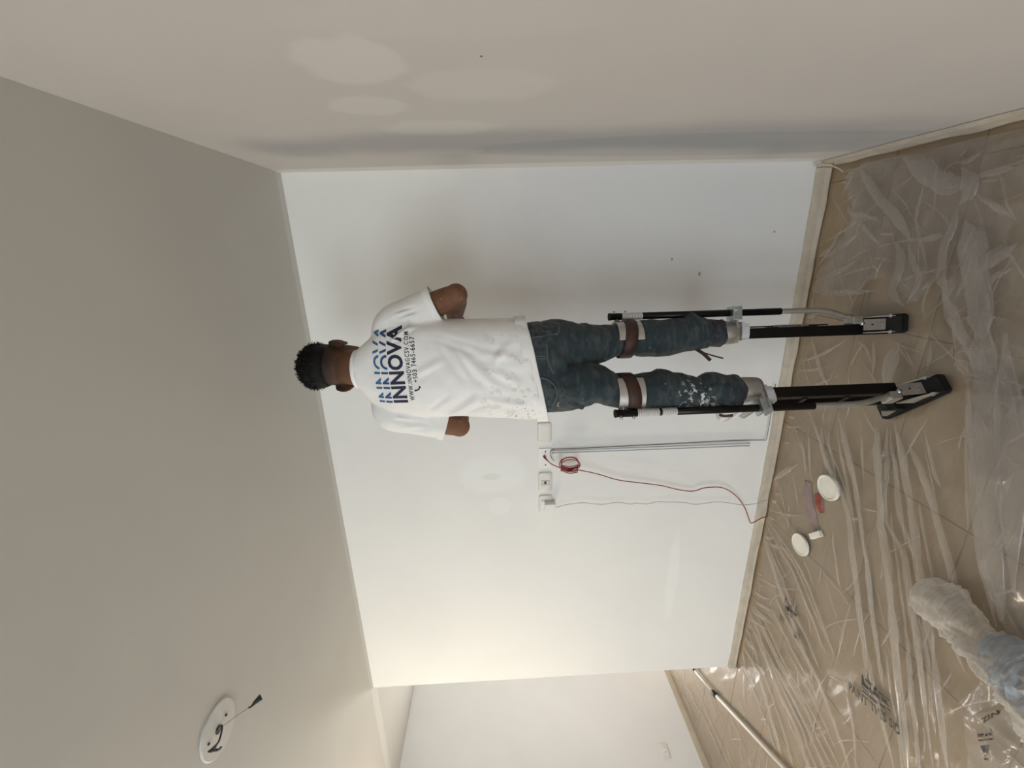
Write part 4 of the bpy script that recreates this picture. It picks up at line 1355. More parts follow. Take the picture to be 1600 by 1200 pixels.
    P = catmull([W(ts, tt, .475), W(ts, tt, .38), W(ts, tt - .001, .31), W(ts + .004, tt - .010, .255), W(ts + .012, tt - .024, .205), W(ts + .018, tt - .030, .165)], 6)
    obj('extension_tube', tube(P, .0105, 14), M['alu_dull'], root, smooth=True)
    for z in (top - .018, top - .062):
        obj('bolt', cyl(W(ts - .002, tt + .010, z), W(ts - .002, tt + .022, z), .0055, 8), M['zinc'], tb, smooth=True)
    # printed stickers wrapped on the tube
    def wrap(z0, z1, mat):
        rings = []
        for r in (.0138,):
            a_ = np.linspace(-2.2, 2.2, 15)
            for z in (z0, z1):
                rings.append(np.array([W(ts - r * math.cos(q), tt + r * math.sin(q), z) for q in a_]))
        v = np.vstack(rings); n = 15
        obj('label_sticker', (v, [(k, k + 1, n + k + 1, n + k) for k in range(n - 1)]), mat, tb, smooth=True)
    wrap(1.028 if side > 0 else 1.02, 1.105 if side > 0 else 1.10, M['sticker'])
    if side > 0: wrap(.965, 1.018, M['sticker'])
    # clamp joining tube and foot plate
    cl = obj('clamp', B(ts, tt - .008, .655, .036, .042, .030), M['zinc'], root, bevel=.004)
    for z in (.640, .670): obj('clamp_jaw', B(ts - .004, tt - .002, z, .046, .052, .006), M['zinc'], cl)
    obj('clamp_bolt', cyl(W(ts - .026, tt + .012, .655), W(ts + .03, tt + .012, .655), .006, 10), M['zinc'], cl)
    obj('wing_nut', B(ts - .026, tt + .016, .655, .008, .012, .03), M['zinc'], cl, bevel=.002)
    obj('clamp_arm', B(.08, .028, .640, .05, .050, .008), M['zinc'], cl)
    # calf cuff: a bent plate half round the leg, strap all round
    cc_ = np.array([cuff_c[0], cuff_c[1], 0]); a0 = math.atan2(-l[1] * 0 + (-h - 0 * l)[1], (-h)[0])
    out_dir = nrm(W(ts, tt, 0)[:2] - cc_[:2]); ao = math.atan2(out_dir[1], out_dir[0]); sg = 1 if side > 0 else -1
    rx, ry = cuff_r
    rows = []
    for k in range(19):
        an = ao - sg * 0.55 + sg * (k / 18) * 2.3
        for r in (1.0, 1.035):
            for z in (top - .094, top):
                rows.append((cc_[0] + rx * r * math.cos(an), cc_[1] + ry * r * math.sin(an), z))
    v = np.array(rows); f = []
    for i in range(18):
        a_, b_ = i * 4, (i + 1) * 4
        f += [(a_, a_ + 1, b_ + 1, b_), (a_ + 2, b_ + 2, b_ + 3, a_ + 3), (a_, b_, b_ + 2, a_ + 2), (a_ + 1, a_ + 3, b_ + 3, b_ + 1)]
    f += [(0, 2, 3, 1), (72, 73, 75, 74)]
    obj('calf_cuff', (v, f), M['alu'], root, smooth=False, bevel=.0008)
    for z in (top - .074, top - .020):
        q = W(ts, tt, z); mid = np.array([cc_[0] + rx * 1.02 * math.cos(ao), cc_[1] + ry * 1.02 * math.sin(ao), z])
        obj('cuff_mount', tube(np.array([mid, q]), .009, 4, ref=(0, 0, 1)), M['alu'], root)
    rows = []; n = 44
    for k in range(n):
        an = 2 * math.pi * k / n; dz = .010 * math.cos(an - ao) * -1
        for r, z in ((1.045, top - .070), (1.075, top - .069), (1.08, top - .045), (1.075, top - .023), (1.045, top - .022)):
            rows.append((cc_[0] + rx * r * math.cos(an), cc_[1] + ry * r * math.sin(an), z + dz))
    f = [(i * 5 + j, i * 5 + (j + 1) % 5, ((i + 1) % n) * 5 + (j + 1) % 5, ((i + 1) % n) * 5 + j) for i in range(n) for j in range(5)]
    obj('leather_strap', (np.array(rows), f), M['leather'], root, smooth=True)
    return root, W


KL = np.array([-0.522, 1.425]); KR = np.array([-0.356, 1.575])
HL, HDL = (-0.497, 1.340), (-0.70, 0.714)
HR, HDR = (-0.322, 1.540), (-0.24, 0.97)
stL, WL = stilt(HL, HDL, 1, 'black and silver drywall stilt under the left leg, its foot turned outward', KL, (.068, .076), 1.182, .048, .090, -.040, .098)
stR, WR = stilt(HR, HDR, -1, 'black and silver drywall stilt under the right leg, its foot pointing at the wall', KR, (.068, .076), 1.148, .064, .098, -.012, .070)

# ------------------------------------------------------------------ the person
person = empty('person', (-0.44, 1.5, 0.656), 'person on drywall stilts facing the wall in a white t-shirt and dark paint-splashed jeans', 'person')

SR = np.array([-0.262, 1.525, 1.985]); SL = np.array([-0.585, 1.495, 2.015])
ER = np.array([-0.165, 1.535, 1.745]); EL = np.array([-0.668, 1.520, 1.765])
WRs = np.array([-0.290, 1.735, 1.775]); WLs = np.array([-0.560, 1.740, 1.785])
HEAD = np.array([-0.408, 1.545, 2.225])
FL = nrm((*HDL, 0)); FR = nrm((*HDR, 0))
AL = np.array([-0.535, 1.425, 0.745]); AR = np.array([-0.350, 1.600, 0.745])

parts = []
# head: skull, jaw, face
hd = []
for z, rx, ry, oy in ((-.118, .030, .028, .058), (-.108, .046, .052, .040), (-.085, .060, .076, .022), (-.05, .070, .088, .008), (-.01, .0745, .095, 0), (.03, .0765, .098, -.002), (.06, .072, .092, -.004), (.085, .056, .072, -.006), (.098, .032, .044, -.006), (.102, .010, .014, -.006)):
    hd.append(ell_ring(HEAD + [0, oy, z], rx, ry, 28, 2.15))
parts.append(rings_loft(hd))
parts.append(tube(catmull([HEAD + [-.002, .0, -.03], HEAD + [-.004, -.030, -.075], (-.412, 1.495, 2.085), (-.414, 1.485, 2.02)], 4), np.linspace(.060, .074, 13), 20, ref=(1, 0, 0), rb=np.linspace(.062, .074, 13)))
fy = HEAD + [0, .095, 0]
parts.append(tube(np.array([fy + [0, -.012, .022], fy + [0, .004, .0], fy + [0, .016, -.022], fy + [0, .0, -.032]]), [.007, .010, .014, .010], 10, ref=(1, 0, 0)))   # nose
for sx_ in (-1, 1):
    parts.append(blob(fy + [sx_ * .012, .004, -.026], (.008, .009, .007)))
    parts.append(blob(fy + [sx_ * .030, -.010, .028], (.026, .012, .007)))            # brow
    parts.append(blob(fy + [sx_ * .042, -.022, -.018], (.018, .014, .014)))           # cheek
parts.append(blob(fy + [0, -.010, -.056], (.024, .010, .006)))
parts.append(blob(fy + [0, -.012, -.068], (.020, .011, .007)))
parts.append(blob(fy + [0, -.020, -.095], (.020, .018, .014)))                        # chin
# ears
for sx_ in (-1, 1):
    e = HEAD + [sx_ * .081, -.012, -.038]
    ax = nrm((sx_ * .75, -.62, 0)); ay = nrm((.62 * sx_, .75, 0))
    parts.append(blob(e + ax * .006, (.0065, .019, .031), 16, 10, [ay * 0 + nrm(np.cross(ax, (0, 0, 1))), ax, (0, 0, 1)]))
    loop = [e + ax * (.007 + .016 * math.cos(a)) + ay * -.003 + np.array([0, 0, .029 * math.sin(a)]) for a in np.linspace(-1.5, 1.9, 13)]
    parts.append(tube(np.array(loop), .0050, 8))
    parts.append(blob(e + ax * .004 + [0, 0, -.028], (.007, .009, .010)))
# torso core
tor = []
for z, cx, rx, ry, cy in ((1.40, -.44, .145, .09, 1.5), (1.50, -.438, .155, .10, 1.505), (1.62, -.433, .145, .095, 1.505), (1.75, -.428, .150, .100, 1.505), (1.88, -.424, .155, .105, 1.505), (1.97, -.422, .150, .095, 1.505), (2.03, -.42, .11, .075, 1.50), (2.07, -.416, .06, .055, 1.495)):
    tor.append(ell_ring((cx, cy, z), rx, ry, 28, 2.3))
parts.append(rings_loft(tor))
# arms
for S, E_, Wr in ((SR, ER, WRs), (SL, EL, WLs)):
    mid = (S + E_) / 2
    parts.append(tube(catmull([S, mid, E_ + (S - E_) * .12, E_], 5), np.interp(np.linspace(0, 1, 16), [0, .4, .8, 1], [.050, .049, .042, .040]), 16))
    parts.append(blob(E_ + nrm(E_ - (S + Wr) / 2) * .004, .0415))
    fm = E_ + (Wr - E_) * .3
    parts.append(tube(catmull([E_, fm, E_ + (Wr - E_) * .7, Wr], 5), np.interp(np.linspace(0, 1, 16), [0, .28, .7, 1], [.040, .044, .034, .027]), 16, ref=(0, 0, 1), rb=np.interp(np.linspace(0, 1, 16), [0, .28, .7, 1], [.040, .043, .031, .022])))
# hands: palm, four bent fingers, thumb
for sgn, Wr, dirv in ((1, WRs, nrm((-.16, .95, .20))), (-1, WLs, nrm((.12, .95, .20)))):
    fwd = dirv; inn = nrm(np.cross(fwd, (0, 0, 1))) * -sgn       # towards the body's middle line
    nrmv = nrm(np.cross(inn, fwd)) * sgn
    palm_n = nrm((0, 0, -1) - fwd * (np.dot((0, 0, -1), fwd)))
    pr = []
    for s, hw, th in ((-.015, .024, .018), (.02, .034, .016), (.055, .041, .015), (.085, .041, .012), (.095, .036, .009)):
        c_ = Wr + fwd * s
        pr.append(np.array([c_ + inn * hw * math.copysign(abs(math.cos(a)) ** .7, math.cos(a)) + palm_n * th * math.sin(a) for a in np.linspace(0, 2 * math.pi, 21)[:-1]]))
    parts.append(rings_loft(pr))
    for k, (o_, ln) in enumerate(((.030, .072), (.010, .080), (-.011, .075), (-.030, .058))):
        b = Wr + fwd * .082 + inn * o_
        f1 = b + fwd * ln * .42 + palm_n * .012; f2 = f1 + nrm(fwd * .6 + palm_n * .8) * ln * .34; f3 = f2 + nrm(palm_n - fwd * .15) * ln * .26
        parts.append(tube(catmull([b - fwd * .02, b, f1, f2, f3], 4), np.linspace(.0098, .0074, 17), 10))
        parts.append(blob(f3, .0074, 10, 6))
    tb_ = Wr + fwd * .025 + inn * .028
    t1 = tb_ + inn * .022 + fwd * .030 + palm_n * .008; t2 = t1 + fwd * .028 + inn * .003 + palm_n * .012; t3 = t2 + fwd * .02 - inn * .004 + palm_n * .012
    parts.append(tube(catmull([tb_ - fwd * .01, tb_, t1, t2, t3], 4), np.linspace(.0135, .0085, 17), 10)); parts.append(blob(t3, .0085, 10, 6))
# legs (inside the jeans) down to the ankles
HPR = np.array([-.355, 1.505, 1.43]); HPL = np.array([-.515, 1.500, 1.43])
for Hp, K, A_ in ((HPR, np.array([-.360, 1.568, 1.14]), AR), (HPL, np.array([-.516, 1.436, 1.14]), AL)):
    parts.append(tube(catmull([Hp, (Hp + K) / 2, K, K + (A_ - K) * .35, A_], 5), np.interp(np.linspace(0, 1, 21), [0, .25, .5, .62, 1], [.060, .050, .040, .042, .030]), 16))
V, Nn, F = voxel_union(parts, 0.0040, 5)
body = obj('body', (V, F), M['skin'], person, smooth=True)
for sx_ in (-1, 1):
    obj('eye', blob(fy + [sx_ * .031, -.016, .010], (.012, .010, .007), 12, 8), M['eye'], body, smooth=True)

# hair: short curly top
hp = []
for z, rx, ry, oy in ((.000, .0700, .070, -.026), (.012, .0755, .080, -.024), (.03, .0790, .088, -.020), (.06, .0785, .094, -.012), (.085, .064, .082, -.008), (.102, .040, .054, -.006), (.108, .012, .016, -.006)):
    hp.append(ell_ring(HEAD + [0, oy, z], rx, ry, 28, 2.2))
V, Nn, F = voxel_union([rings_loft(hp)], 0.0030, 6)
amp = np.clip((V[:, 2] - HEAD[2] - .012) / .05, 0.1, 1)
V = V + Nn * (amp * (.0045 * (1 - np.abs(vnoise(V, 85, 2))) ** 2 * 1.3 + .003 * vnoise(V, 170, 9)))[:, None]
hair = obj('hair', (V, F), M['hair'], person, smooth=False)
# loose curls that roughen the outline
cm = MB(); idx = rng.choice(np.nonzero(V[:, 2] > HEAD[2] + .03)[0], 900)
for i in idx:
    p0_ = V[i]; n0 = Nn[i]; tg = nrm(np.cross(n0, rng.normal(size=3)))
    L_ = .005 + .006 * rng.random()
    cm.add(*tube(np.array([p0_ - n0 * .002, p0_ + n0 * L_ * .6 + tg * L_ * .2, p0_ + n0 * L_ * .8 + tg * L_ * .8]), [.0012, .0011, .0005], 3, cap=False))
o = obj('curls', cm, M['hair'], hair); o['kind'] = 'stuff'


# ---- clothes
def creases(V, Nn, lst):
    d = np.zeros(len(V))
    for a, b, amp, w in lst:
        dist, t = seg_dist(V, a, b)
        fade = np.clip(np.sin(np.pi * np.clip(t, 0.02, 0.98)) * 1.6, 0, 1)
        d += amp * fade * (np.exp(-(dist / w) ** 2) - 0.45 * np.exp(-((dist - 1.9 * w) / (w * .9)) ** 2))
    return d


tor = []
for z, cx, rx, ry, cy, tilt in ((1.470, -.445, .196, .128, 1.505, .205), (1.482, -.4445, .197, .130, 1.505, .205), (1.55, -.440, .190, .126, 1.505, .13), (1.65, -.434, .184, .120, 1.505, .06), (1.75, -.430, .182, .119, 1.507, .02),
                            (1.84, -.427, .184, .122, 1.508, 0), (1.92, -.425, .186, .122, 1.508, -.02), (1.98, -.424, .178, .114, 1.506, -.05), (2.03, -.421, .150, .098, 1.503, -.08), (2.070, -.418, .112, .084, 1.498, -.08), (2.102, -.415, .078, .074, 1.494, -.03), (2.112, -.414, .064, .066, 1.493, 0)):
    tor.append(ell_ring((cx, cy, z), rx, ry, 40, 2.4, tilt))
sp = [rings_loft(tor)]
SE = {}
for key, S, E_, end in (('r', SR, ER, .70), ('l', SL, EL, .80)):
    d_ = E_ - S
    P = catmull([S + (np.array([-.424, 1.505, 2.03]) - S) * .45, S + [0, 0, -.004], S + d_ * .35, S + d_ * end], 6)
    q = np.linspace(0, 1, len(P))
    sp.append(tube(P, np.interp(q, [0, .35, .7, 1], [.058, .073, .073, .070]), 24, ref=(0, 1, 0), rb=np.interp(q, [0, .35, .7, 1], [.055, .066, .068, .066])))
    SE[key] = (S + d_ * end, nrm(d_))
V, Nn, F = voxel_union(sp, 0.0055, 8)
B_ = 1.385
lst = [((-.275, B_, 1.80), (-.44, B_, 1.70), .006, .012), ((-.27, B_ + .02, 1.83), (-.34, B_, 1.66), .004, .010), ((-.30, B_, 1.78), (-.47, B_, 1.60), .005, .016),
       ((-.58, B_ + .03, 1.86), (-.50, B_, 1.76), .004, .010), ((-.60, B_ + .05, 1.80), (-.50, B_, 1.66), .005, .014), ((-.60, B_ + .05, 1.74), (-.54, B_, 1.60), .004, .012),
       ((-.25, B_ + .06, 1.88), (-.30, B_ + .02, 1.97), .005, .007), ((-.232, B_ + .07, 1.87), (-.27, B_ + .03, 1.99), .005, .006), ((-.215, B_ + .08, 1.87), (-.24, B_ + .05, 1.98), .005, .006), ((-.20, B_ + .09, 1.86), (-.215, B_ + .07, 1.95), .004, .006),
       ((-.61, B_ + .07, 1.88), (-.58, B_ + .04, 1.99), .005, .008), ((-.635, B_ + .07, 1.86), (-.625, B_ + .05, 1.96), .005, .008), ((-.68, B_ + .1, 1.83), (-.60, B_ + .06, 1.90), .004, .007),
       ((-.30, B_, 1.55), (-.40, B_, 1.62), .004, .014), ((-.46, B_, 1.52), (-.40, B_, 1.64), .004, .013), ((-.55, B_, 1.50), (-.52, B_, 1.66), .004, .014), ((-.36, B_, 1.54), (-.35, B_, 1.68), .003, .012),
       ((-.35, B_, 2.04), (-.48, B_, 2.045), .003, .010), ((-.42, B_, 1.90), (-.36, B_, 1.78), .003, .012)]
d = 1.7 * creases(V, Nn, lst) + .0035 * vnoise(V, 11, 4) + .0022 * vnoise(V, 26, 8)
V = V + Nn * d[:, None]
tshirt = obj('t_shirt', (V, F), M['shirt'], person, smooth=True)
BVS = BVHTree.FromPolygons([tuple(q) for q in V], F)
# collar, sleeve hems, bottom hem
ring = [np.array(q) for q in ell_ring((-.4145, 1.493, 2.114), .0665, .0685, 40, 2.0)]
ring.append(ring[0])
obj('collar', tube(np.array(ring), .0075, 8, ref=(0, 0, 1), cap=False, rb=.004), M['shirt_rib'], tshirt, smooth=True)
for key in 'rl':
    c_, d_ = SE[key]; u_ = nrm(np.cross(d_, (0, 1, 0))); w_ = np.cross(d_, u_)
    rows = [[c_ - d_ * z + u_ * .0705 * s * math.cos(a) + w_ * .0665 * s * math.sin(a) for a in np.linspace(0, 2 * math.pi, 37)[:-1]] for z, s in ((.024, .985), (.022, 1.0), (.002, 1.015), (-.002, 1.0), (-.001, .93), (.012, .90))]
    v = np.array(rows).reshape(-1, 3); n = 36
    f = [(i * n + k, i * n + (k + 1) % n, (i + 1) * n + (k + 1) % n, (i + 1) * n + k) for i in range(5) for k in range(n)]
    obj('sleeve_hem', (v, f), M['shirt_rib'], tshirt, smooth=True)
rows = []
for dz, s in ((.030, .995), (.028, 1.006), (.012, 1.012), (-.010, 1.014), (-.014, 1.005), (-.012, .985), (.01, .975)):
    r = ell_ring((-.445, 1.505, 1.470 + dz), .196 * s, .128 * s, 72, 2.4, .205)
    r[:, :2] += (.0028 * np.sin(np.arange(72) * .55) + .0015 * np.sin(np.arange(72) * 1.3))[:, None] * (r[:, :2] - [-.445, 1.505]) / .15
    rows.append(r)
v = np.vstack(rows); n = 72
f = [(i * n + k, i * n + (k + 1) % n, (i + 1) * n + (k + 1) % n, (i + 1) * n + k) for i in range(6) for k in range(n)]
obj('bottom_hem', (v, f), M['shirt_rib'], tshirt, smooth=True)


def subdivide(V, F, maxlen):
    bm = bmesh.new(); vs_ = [bm.verts.new(q) for q in V]
    for q in F:
        try: bm.faces.new([vs_[i] for i in q])
        except ValueError: pass
    for _ in range(4):
        es = [e for e in bm.edges if e.calc_length() > maxlen]
        if not es: break
        bmesh.ops.subdivide_edges(bm, edges=es, cuts=1); bmesh.ops.triangulate(bm, faces=bm.faces)
    bm.verts.index_update()
    V2 = np.array([list(q.co) for q in bm.verts]); F2 = [tuple(q.index for q in p.verts) for p in bm.faces]; bm.free()
    return V2, F2


def back_print(name, V, F, mat, bvh, parent, lift=.0012, maxlen=.012, direction=(0, 1, 0)):
    """lay a flat x-z shape on a garment's back, following its folds"""
    V, F = subdivide(np.asarray(V, float), F, maxlen)
    dv = Vector(direction).normalized(); out = []
    for q in V:
        h = bvh.ray_cast(Vector(q) - dv * .6, dv)
        if h[0] is None:
            h = bvh.find_nearest(Vector(q)); out.append(tuple(h[0] + h[1] * lift))
        else:
            out.append(tuple(h[0] - dv * lift))
    return obj(name, (out, F), mat, parent)


def clip_top(V, F, zmin):
    bm = bmesh.new(); vs_ = [bm.verts.new(q) for q in V]
    for q in F:
        try: bm.faces.new([vs_[i] for i in q])
        except ValueError: pass
    bmesh.ops.bisect_plane(bm, geom=bm.verts[:] + bm.edges[:] + bm.faces[:], plane_co=(0, zmin, 0), plane_no=(0, 1, 0), clear_inner=True)
    bmesh.ops.triangulate(bm, faces=bm.faces); bm.verts.index_update()
    V2 = np.array([list(q.co) for q in bm.verts]); F2 = [tuple(q.index for q in p.verts) for p in bm.faces]; bm.free()
    return V2, F2


# print on the back: a word with two sliced echoes above, address and telephone line
TX0 = at_y(625.5, 630.5, 1.389); TX1 = at_y(609, 513.5, 1.389)
tw = np.linalg.norm(TX1 - TX0); tdir = (TX1 - TX0) / tw; tup = np.array([-tdir[2], 0, tdir[0]])
V, F = text_mesh('INNOVA', 1.0, offset=0.034, spacing=1.04)
x0 = V[:, 0].min(); wd = V[:, 0].max() - x0; hh = 0.70
V = (V - [x0, 0, 0]) / [wd, V[:, 1].max(), 1]
CH = .050
def place(V, org, w, h): return org + V[:, :1] * tdir * w + V[:, 1:2] * tup * h
org = TX0 - tup * CH * .5
back_print('printed_word', place(V, org, tw, CH), F, M['print_navy'], BVS, tshirt)
V, F = text_mesh('INNOVA', 1.0, offset=0.012, spacing=1.04, res=4)
x0 = V[:, 0].min(); V = (V - [x0, 0, 0]) / [V[:, 0].max() - x0, V[:, 1].max(), 1]
V2, F2 = clip_top(V, F, 0.50)
back_print('printed_echo', place(V2, org + tup * (CH * .56), tw, CH), F2, M['print_mid'], BVS, tshirt)
V2, F2 = clip_top(V, F, 0.56)
back_print('printed_echo', place(V2, org + tup * (CH * 1.08), tw, CH), F2, M['print_light'], BVS, tshirt)
V, F = text_mesh('WWW.INNOVAGCSV.COM', 1.0, offset=0.012, spacing=1.25)
V = (V - [V[:, 0].min(), 0, 0]) / [V[:, 0].max() - V[:, 0].min(), V[:, 1].max(), 1]
q0 = at_y(648, 626, 1.389); q1 = at_y(633.5, 521, 1.389)
back_print('printed_address', place(V, q0, np.linalg.norm(q1 - q0), .0155), F, M['print_navy'], BVS, tshirt)
V, F = text_mesh('+503 7465-6657', 1.0, offset=0.012, spacing=1.2)
V = (V - [V[:, 0].min(), 0, 0]) / [V[:, 0].max() - V[:, 0].min(), V[:, 1].max(), 1]
q0 = at_y(653.5, 597, 1.389); q1 = at_y(647, 528, 1.389)
back_print('printed_number', place(V, q0, np.linalg.norm(q1 - q0), .0165), F, M['print_navy'], BVS, tshirt)
mb = MB()
arc = [(.20 + .62 * (1 - math.cos(a)), .95 - .85 * math.sin(a)) for a in np.linspace(0.0, 1.45, 8)]
for (a0_, b0_), (a1_, b1_) in zip(arc[:-1], arc[1:]):
    n_ = np.array([-(b1_ - b0_), a1_ - a0_]); n_ = n_ / np.linalg.norm(n_) * .11
    mb.add([(a0_ + n_[0], b0_ + n_[1], 0), (a0_ - n_[0], b0_ - n_[1], 0), (a1_ - n_[0], b1_ - n_[1], 0), (a1_ + n_[0], b1_ + n_[1], 0)], [(0, 1, 2, 3)])
mb.add([(.06, .70, 0), (.08, 1.0, 0), (.36, 1.0, 0), (.38, .74, 0)], [(0, 1, 2, 3)]); mb.add([(.62, -.02, 0), (.66, .28, 0), (.94, .22, 0), (.92, -.04, 0)], [(0, 1, 2, 3)])
V, F = mb.data()
q0 = at_y(658, 611.5, 1.389)
back_print('printed_handset', place(V, q0, .022, .022), F, M['print_navy'], BVS, tshirt)

# ---- jeans
jp = []
pel = []
for z, cx, rx, ry, cy in ((1.36, -.432, .090, .075, 1.495), (1.40, -.436, .155, .098, 1.498), (1.45, -.438, .174, .112, 1.500), (1.52, -.438, .172, .110, 1.502), (1.58, -.437, .158, .100, 1.504)):
    pel.append(ell_ring((cx, cy, z), rx, ry, 36, 2.5))
jp.append(rings_loft(pel))
LEGS = {
    'l': [(1.43, -.520, .085, 1.490), (1.37, -.503, .094, 1.480), (1.30, -.498, .088, 1.462), (1.247, -.489, .075, 1.450), (1.200, -.503, .070, 1.440), (1.165, -.517, .061, 1.432), (1.105, -.518, .060, 1.428), (1.07, -.516, .065, 1.425), (1.01, -.513, .070, 1.423), (.94, -.520, .065, 1.421), (.885, -.530, .056, 1.420), (.865, -.532, .054, 1.420), (.835, -.520, .068, 1.420), (.80, -.526, .062, 1.422), (.765, -.531, .056, 1.424), (.735, -.529, .055, 1.426)],
    'r': [(1.43, -.345, .080, 1.505), (1.37, -.352, .086, 1.520), (1.295, -.364, .081, 1.535), (1.24, -.368, .077, 1.548), (1.180, -.364, .067, 1.560), (1.140, -.358, .060, 1.570), (1.080, -.355, .060, 1.575), (1.045, -.357, .066, 1.580), (.985, -.358, .072, 1.585), (.92, -.356, .068, 1.590), (.870, -.350, .066, 1.595), (.845, -.340, .073, 1.598), (.805, -.346, .062, 1.600), (.772, -.348, .054, 1.600)]}
for key, L in LEGS.items():
    jp.append(rings_loft([ell_ring((cx, cy, z), rx, rx * (1.08 if z > 1.2 else 1.12), 30, 2.1) for z, cx, rx, cy in L]))
V, Nn, F = voxel_union(jp, 0.0055, 5)
lst = []
for s_ in ((-.52, 1.34, -1), (-.355, 1.48, 1)):
    cx, yb, sd = s_
    for k in range(9):
        z = 1.33 - k * .026 + .01 * random.random()
        if 1.09 < z < 1.19: continue
        lst.append(((cx - .06, yb, z + .02 * random.uniform(-1, 1)), (cx + .06, yb, z + .02 * random.uniform(-1, 1)), .0045, .008))
    for k in range(7):
        z = .775 + k * .018
        lst.append(((cx - .07, yb + .02, z + .03 * random.uniform(-1, 1)), (cx + .06, yb + .02, z + .03 * random.uniform(-1, 1)), .006, .010))
    for k in range(5):
        z = .90 + k * .035
        lst.append(((cx - .06 + .02 * random.random(), yb, z), (cx + .05, yb, z + .05 * random.uniform(-1, 1)), .004, .009))
for k in range(4):
    lst.append(((-.44, 1.41, 1.405 - k * .012), (-.54 - .02 * k, 1.39, 1.36 - k * .025), .004, .008))
    lst.append(((-.43, 1.42, 1.405 - k * .012), (-.34 + .02 * k, 1.41, 1.36 - k * .025), .004, .008))
d = np.clip(2.2 * creases(V, Nn, lst), -.010, .011) + .005 * vnoise(V, 15, 14) + .0035 * (1 - 2 * np.abs(vnoise(V, 24, 3))) + .0015 * vnoise(V, 60, 3)
d *= 1 - 0.9 * np.exp(-((V[:, 2] - 1.122) / .06) ** 4)
V = V + Nn * d[:, None]
jeans = obj('jeans', (V, F), M['denim'], person, smooth=True)
BVJ = BVHTree.FromPolygons([tuple(q) for q in V], F)


def cuff(c, rx, ry, z0, z1, amp, seed):
    rows = []
    for z, s in ((z1, .985), (z1 - .004, 1.02), ((z0 + z1) / 2, 1.03), (z0 + .012, 1.02), (z0 + .009, 1.035), (z0, 1.03), (z0 - .002, .97), (z0 + .01, .92)):
        r = ell_ring((*c, z), rx * s, ry * s, 40, 2.1); a = np.arange(40)
        r[:, :2] += (amp * np.sin(a * .8 + seed + z * 60) + amp * .6 * np.sin(a * 1.7 + z * 90))[:, None] * (r[:, :2] - np.array(c)) / rx
        r[:, 2] += amp * 1.5 * np.sin(a * .5 + seed)
        rows.append(r)
    v = np.vstack(rows); n = 40
    return v, [(i * n + k, i * n + (k + 1) % n, (i + 1) * n + (k + 1) % n, (i + 1) * n + k) for i in range(len(rows) - 1) for k in range(n)]


obj('trouser_hem', cuff((-.530, 1.426), .056, .064, .722, .785, .002, 1.0), M['denim_dark'], jeans, smooth=True)
obj('trouser_hem', cuff((-.349, 1.602), .051, .058, .718, .790, .002, 4.0), M['denim_dark'], jeans, smooth=True)


def poly_patch(pts_px, Y):
    P = [at_y(a, b, Y) for a, b in pts_px]
    c_ = sum(P) / len(P)
    v = [c_] + P; n = len(P)
    return np.array(v), [(0, 1 + k, 1 + (k + 1) % n) for k in range(n)]


def seam(pts_px, Y, w=.0022):
    P = catmull([at_y(a, b, Y) for a, b in pts_px], 6); mb = MB()
    T_ = np.gradient(P, axis=0); n_ = np.array([nrm((-t[2], 0, t[0])) for t in T_])
    v = np.vstack([P - n_ * w, P + n_ * w]); k = len(P)
    return v, [(i, i + 1, k + i + 1, k + i) for i in range(k - 1)]


c2 = lambda L: [(800 + a * .2625, 460 + b * .2625) for a, b in L]
pk = c2([(95, 150), (100, 262), (280, 250), (300, 205), (280, 165), (180, 140)])
back_print('back_pocket', *poly_patch(pk, 1.40), M['denim'], BVJ, jeans, .003)
pk = c2([(155, 485), (215, 500), (265, 570), (240, 670), (175, 690), (165, 590)])
back_print('back_pocket', *poly_patch(pk, 1.40), M['denim'], BVJ, jeans, .003)
for L in ([(100, 262), (200, 255), (280, 248)], [(300, 205), (285, 240), (270, 255)], [(155, 487), (212, 502), (264, 570), (242, 668)], [(120, 360), (200, 365)], [(120, 372), (200, 378)], [(205, 300), (215, 400), (245, 470)], [(95, 150), (190, 140), (280, 168)]):
    back_print('stitching', *seam(c2(L), 1.40), M['stitch'], BVJ, jeans, .0045)

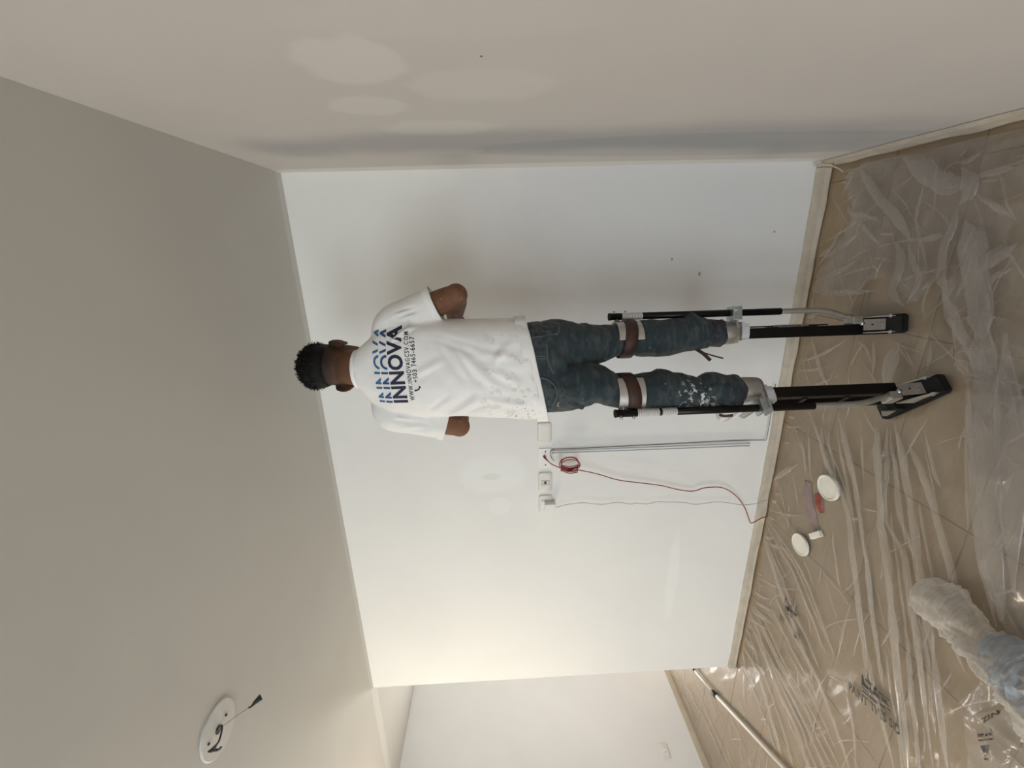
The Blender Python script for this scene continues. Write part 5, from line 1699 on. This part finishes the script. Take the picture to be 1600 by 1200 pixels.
# ---- shoes
def shoe(heel, f_, mat, sole_mat, z0):
    l_ = np.array([-f_[1], f_[0], 0]); W = lambda s, t, z: np.array([*heel, z0]) + f_ * s + l_ * t + np.array([0, 0, z])
    rings = []
    for s, w, zt in ((0, .022, .075), (.012, .032, .088), (.04, .036, .092), (.075, .037, .090), (.11, .037, .076), (.15, .041, .060), (.19, .045, .050), (.225, .042, .042), (.25, .030, .034), (.26, .014, .026)):
        r = []
        for k in range(24):
            a = 2 * math.pi * k / 24; ca, sa = math.cos(a), math.sin(a)
            r.append(W(s, w * math.copysign(abs(ca) ** .7, ca), .014 + (zt - .014) * (0.5 + 0.5 * math.copysign(abs(sa) ** .75, sa))))
        rings.append(np.array(r))
    up = rings_loft(rings)
    V, Nn, F = voxel_union([up, tube(np.array([W(.05, 0, .06), W(.055, 0, .115)]), .038, 20)], .004, 4)
    o = obj('shoe', (V, F), mat, person, smooth=True)
    ol = [(0, .024), (.012, .033), (.05, .037), (.10, .036), (.15, .042), (.19, .046), (.225, .043), (.25, .032), (.263, .015)]
    pts = [(s, w) for s, w in ol] + [(s, -w) for s, w in ol[::-1]]
    obj('shoe_sole', rings_loft([np.array([W(s * sc - .002, w * sc, z) for s, w in pts]) for z, sc in ((0, 1.0), (.006, 1.02), (.018, 1.01))]), sole_mat, o, bevel=.002)
    mb = MB()
    for k in range(4):
        mb.add(*tube(catmull([W(.10 + k * .02, -.026, .072 - k * .006), W(.105 + k * .02, 0, .086 - k * .008), W(.10 + k * .02, .026, .072 - k * .006)], 4), .0025, 6))
    for k in range(4):
        lc = tube(catmull([W(.10 + k * .02, -.026, .072 - k * .006), W(.105 + k * .02, 0, .088 - k * .008), W(.10 + k * .02, .026, .072 - k * .006)], 4), .0025, 6)
        obj('lace', lc, M['plate_white'], o)
    return o, W


shoe(WL(.080, -.010, 0)[:2], nrm((-.60, .80, 0)), M['shoe_white'], M['shoe_white'], .657)
shoe(WR(.068, -.012, 0)[:2], FR, M['shoe_dark'], M['shoe_dark'], .657)
# loose ends of the ankle straps
def ribbon(P, w, th=.0015, nrm_=(0, 1, 0)):
    P = catmull(P, 6); T_ = np.gradient(P, axis=0); n = len(P); v = []
    for p, t in zip(P, T_):
        s_ = nrm(np.cross(t, nrm_)); q = np.array(nrm_) * th
        v += [p - s_ * w - q, p + s_ * w - q, p + s_ * w + q, p - s_ * w + q]
    f = [(i * 4 + k, i * 4 + (k + 1) % 4, (i + 1) * 4 + (k + 1) % 4, (i + 1) * 4 + k) for i in range(n - 1) for k in range(4)]
    return v, f + [(0, 1, 2, 3), tuple((n - 1) * 4 + k for k in range(4))]


Yk = 1.56
obj('strap_end', ribbon([at_y(1087, 545, Yk), at_y(1098, 552, Yk - .02), at_y(1110, 563, Yk - .03)], .0065), M['leather'], stR)
obj('strap_end', ribbon([at_y(1090, 547, Yk), at_y(1105, 553, Yk - .02), at_y(1130, 560, Yk - .03)], .0028), M['leather'], stR)
obj('strap_end', ribbon([at_y(1124, 648, 1.37), at_y(1132, 650, 1.36), at_y(1145, 649, 1.36)], .005), M['leather'], stL)
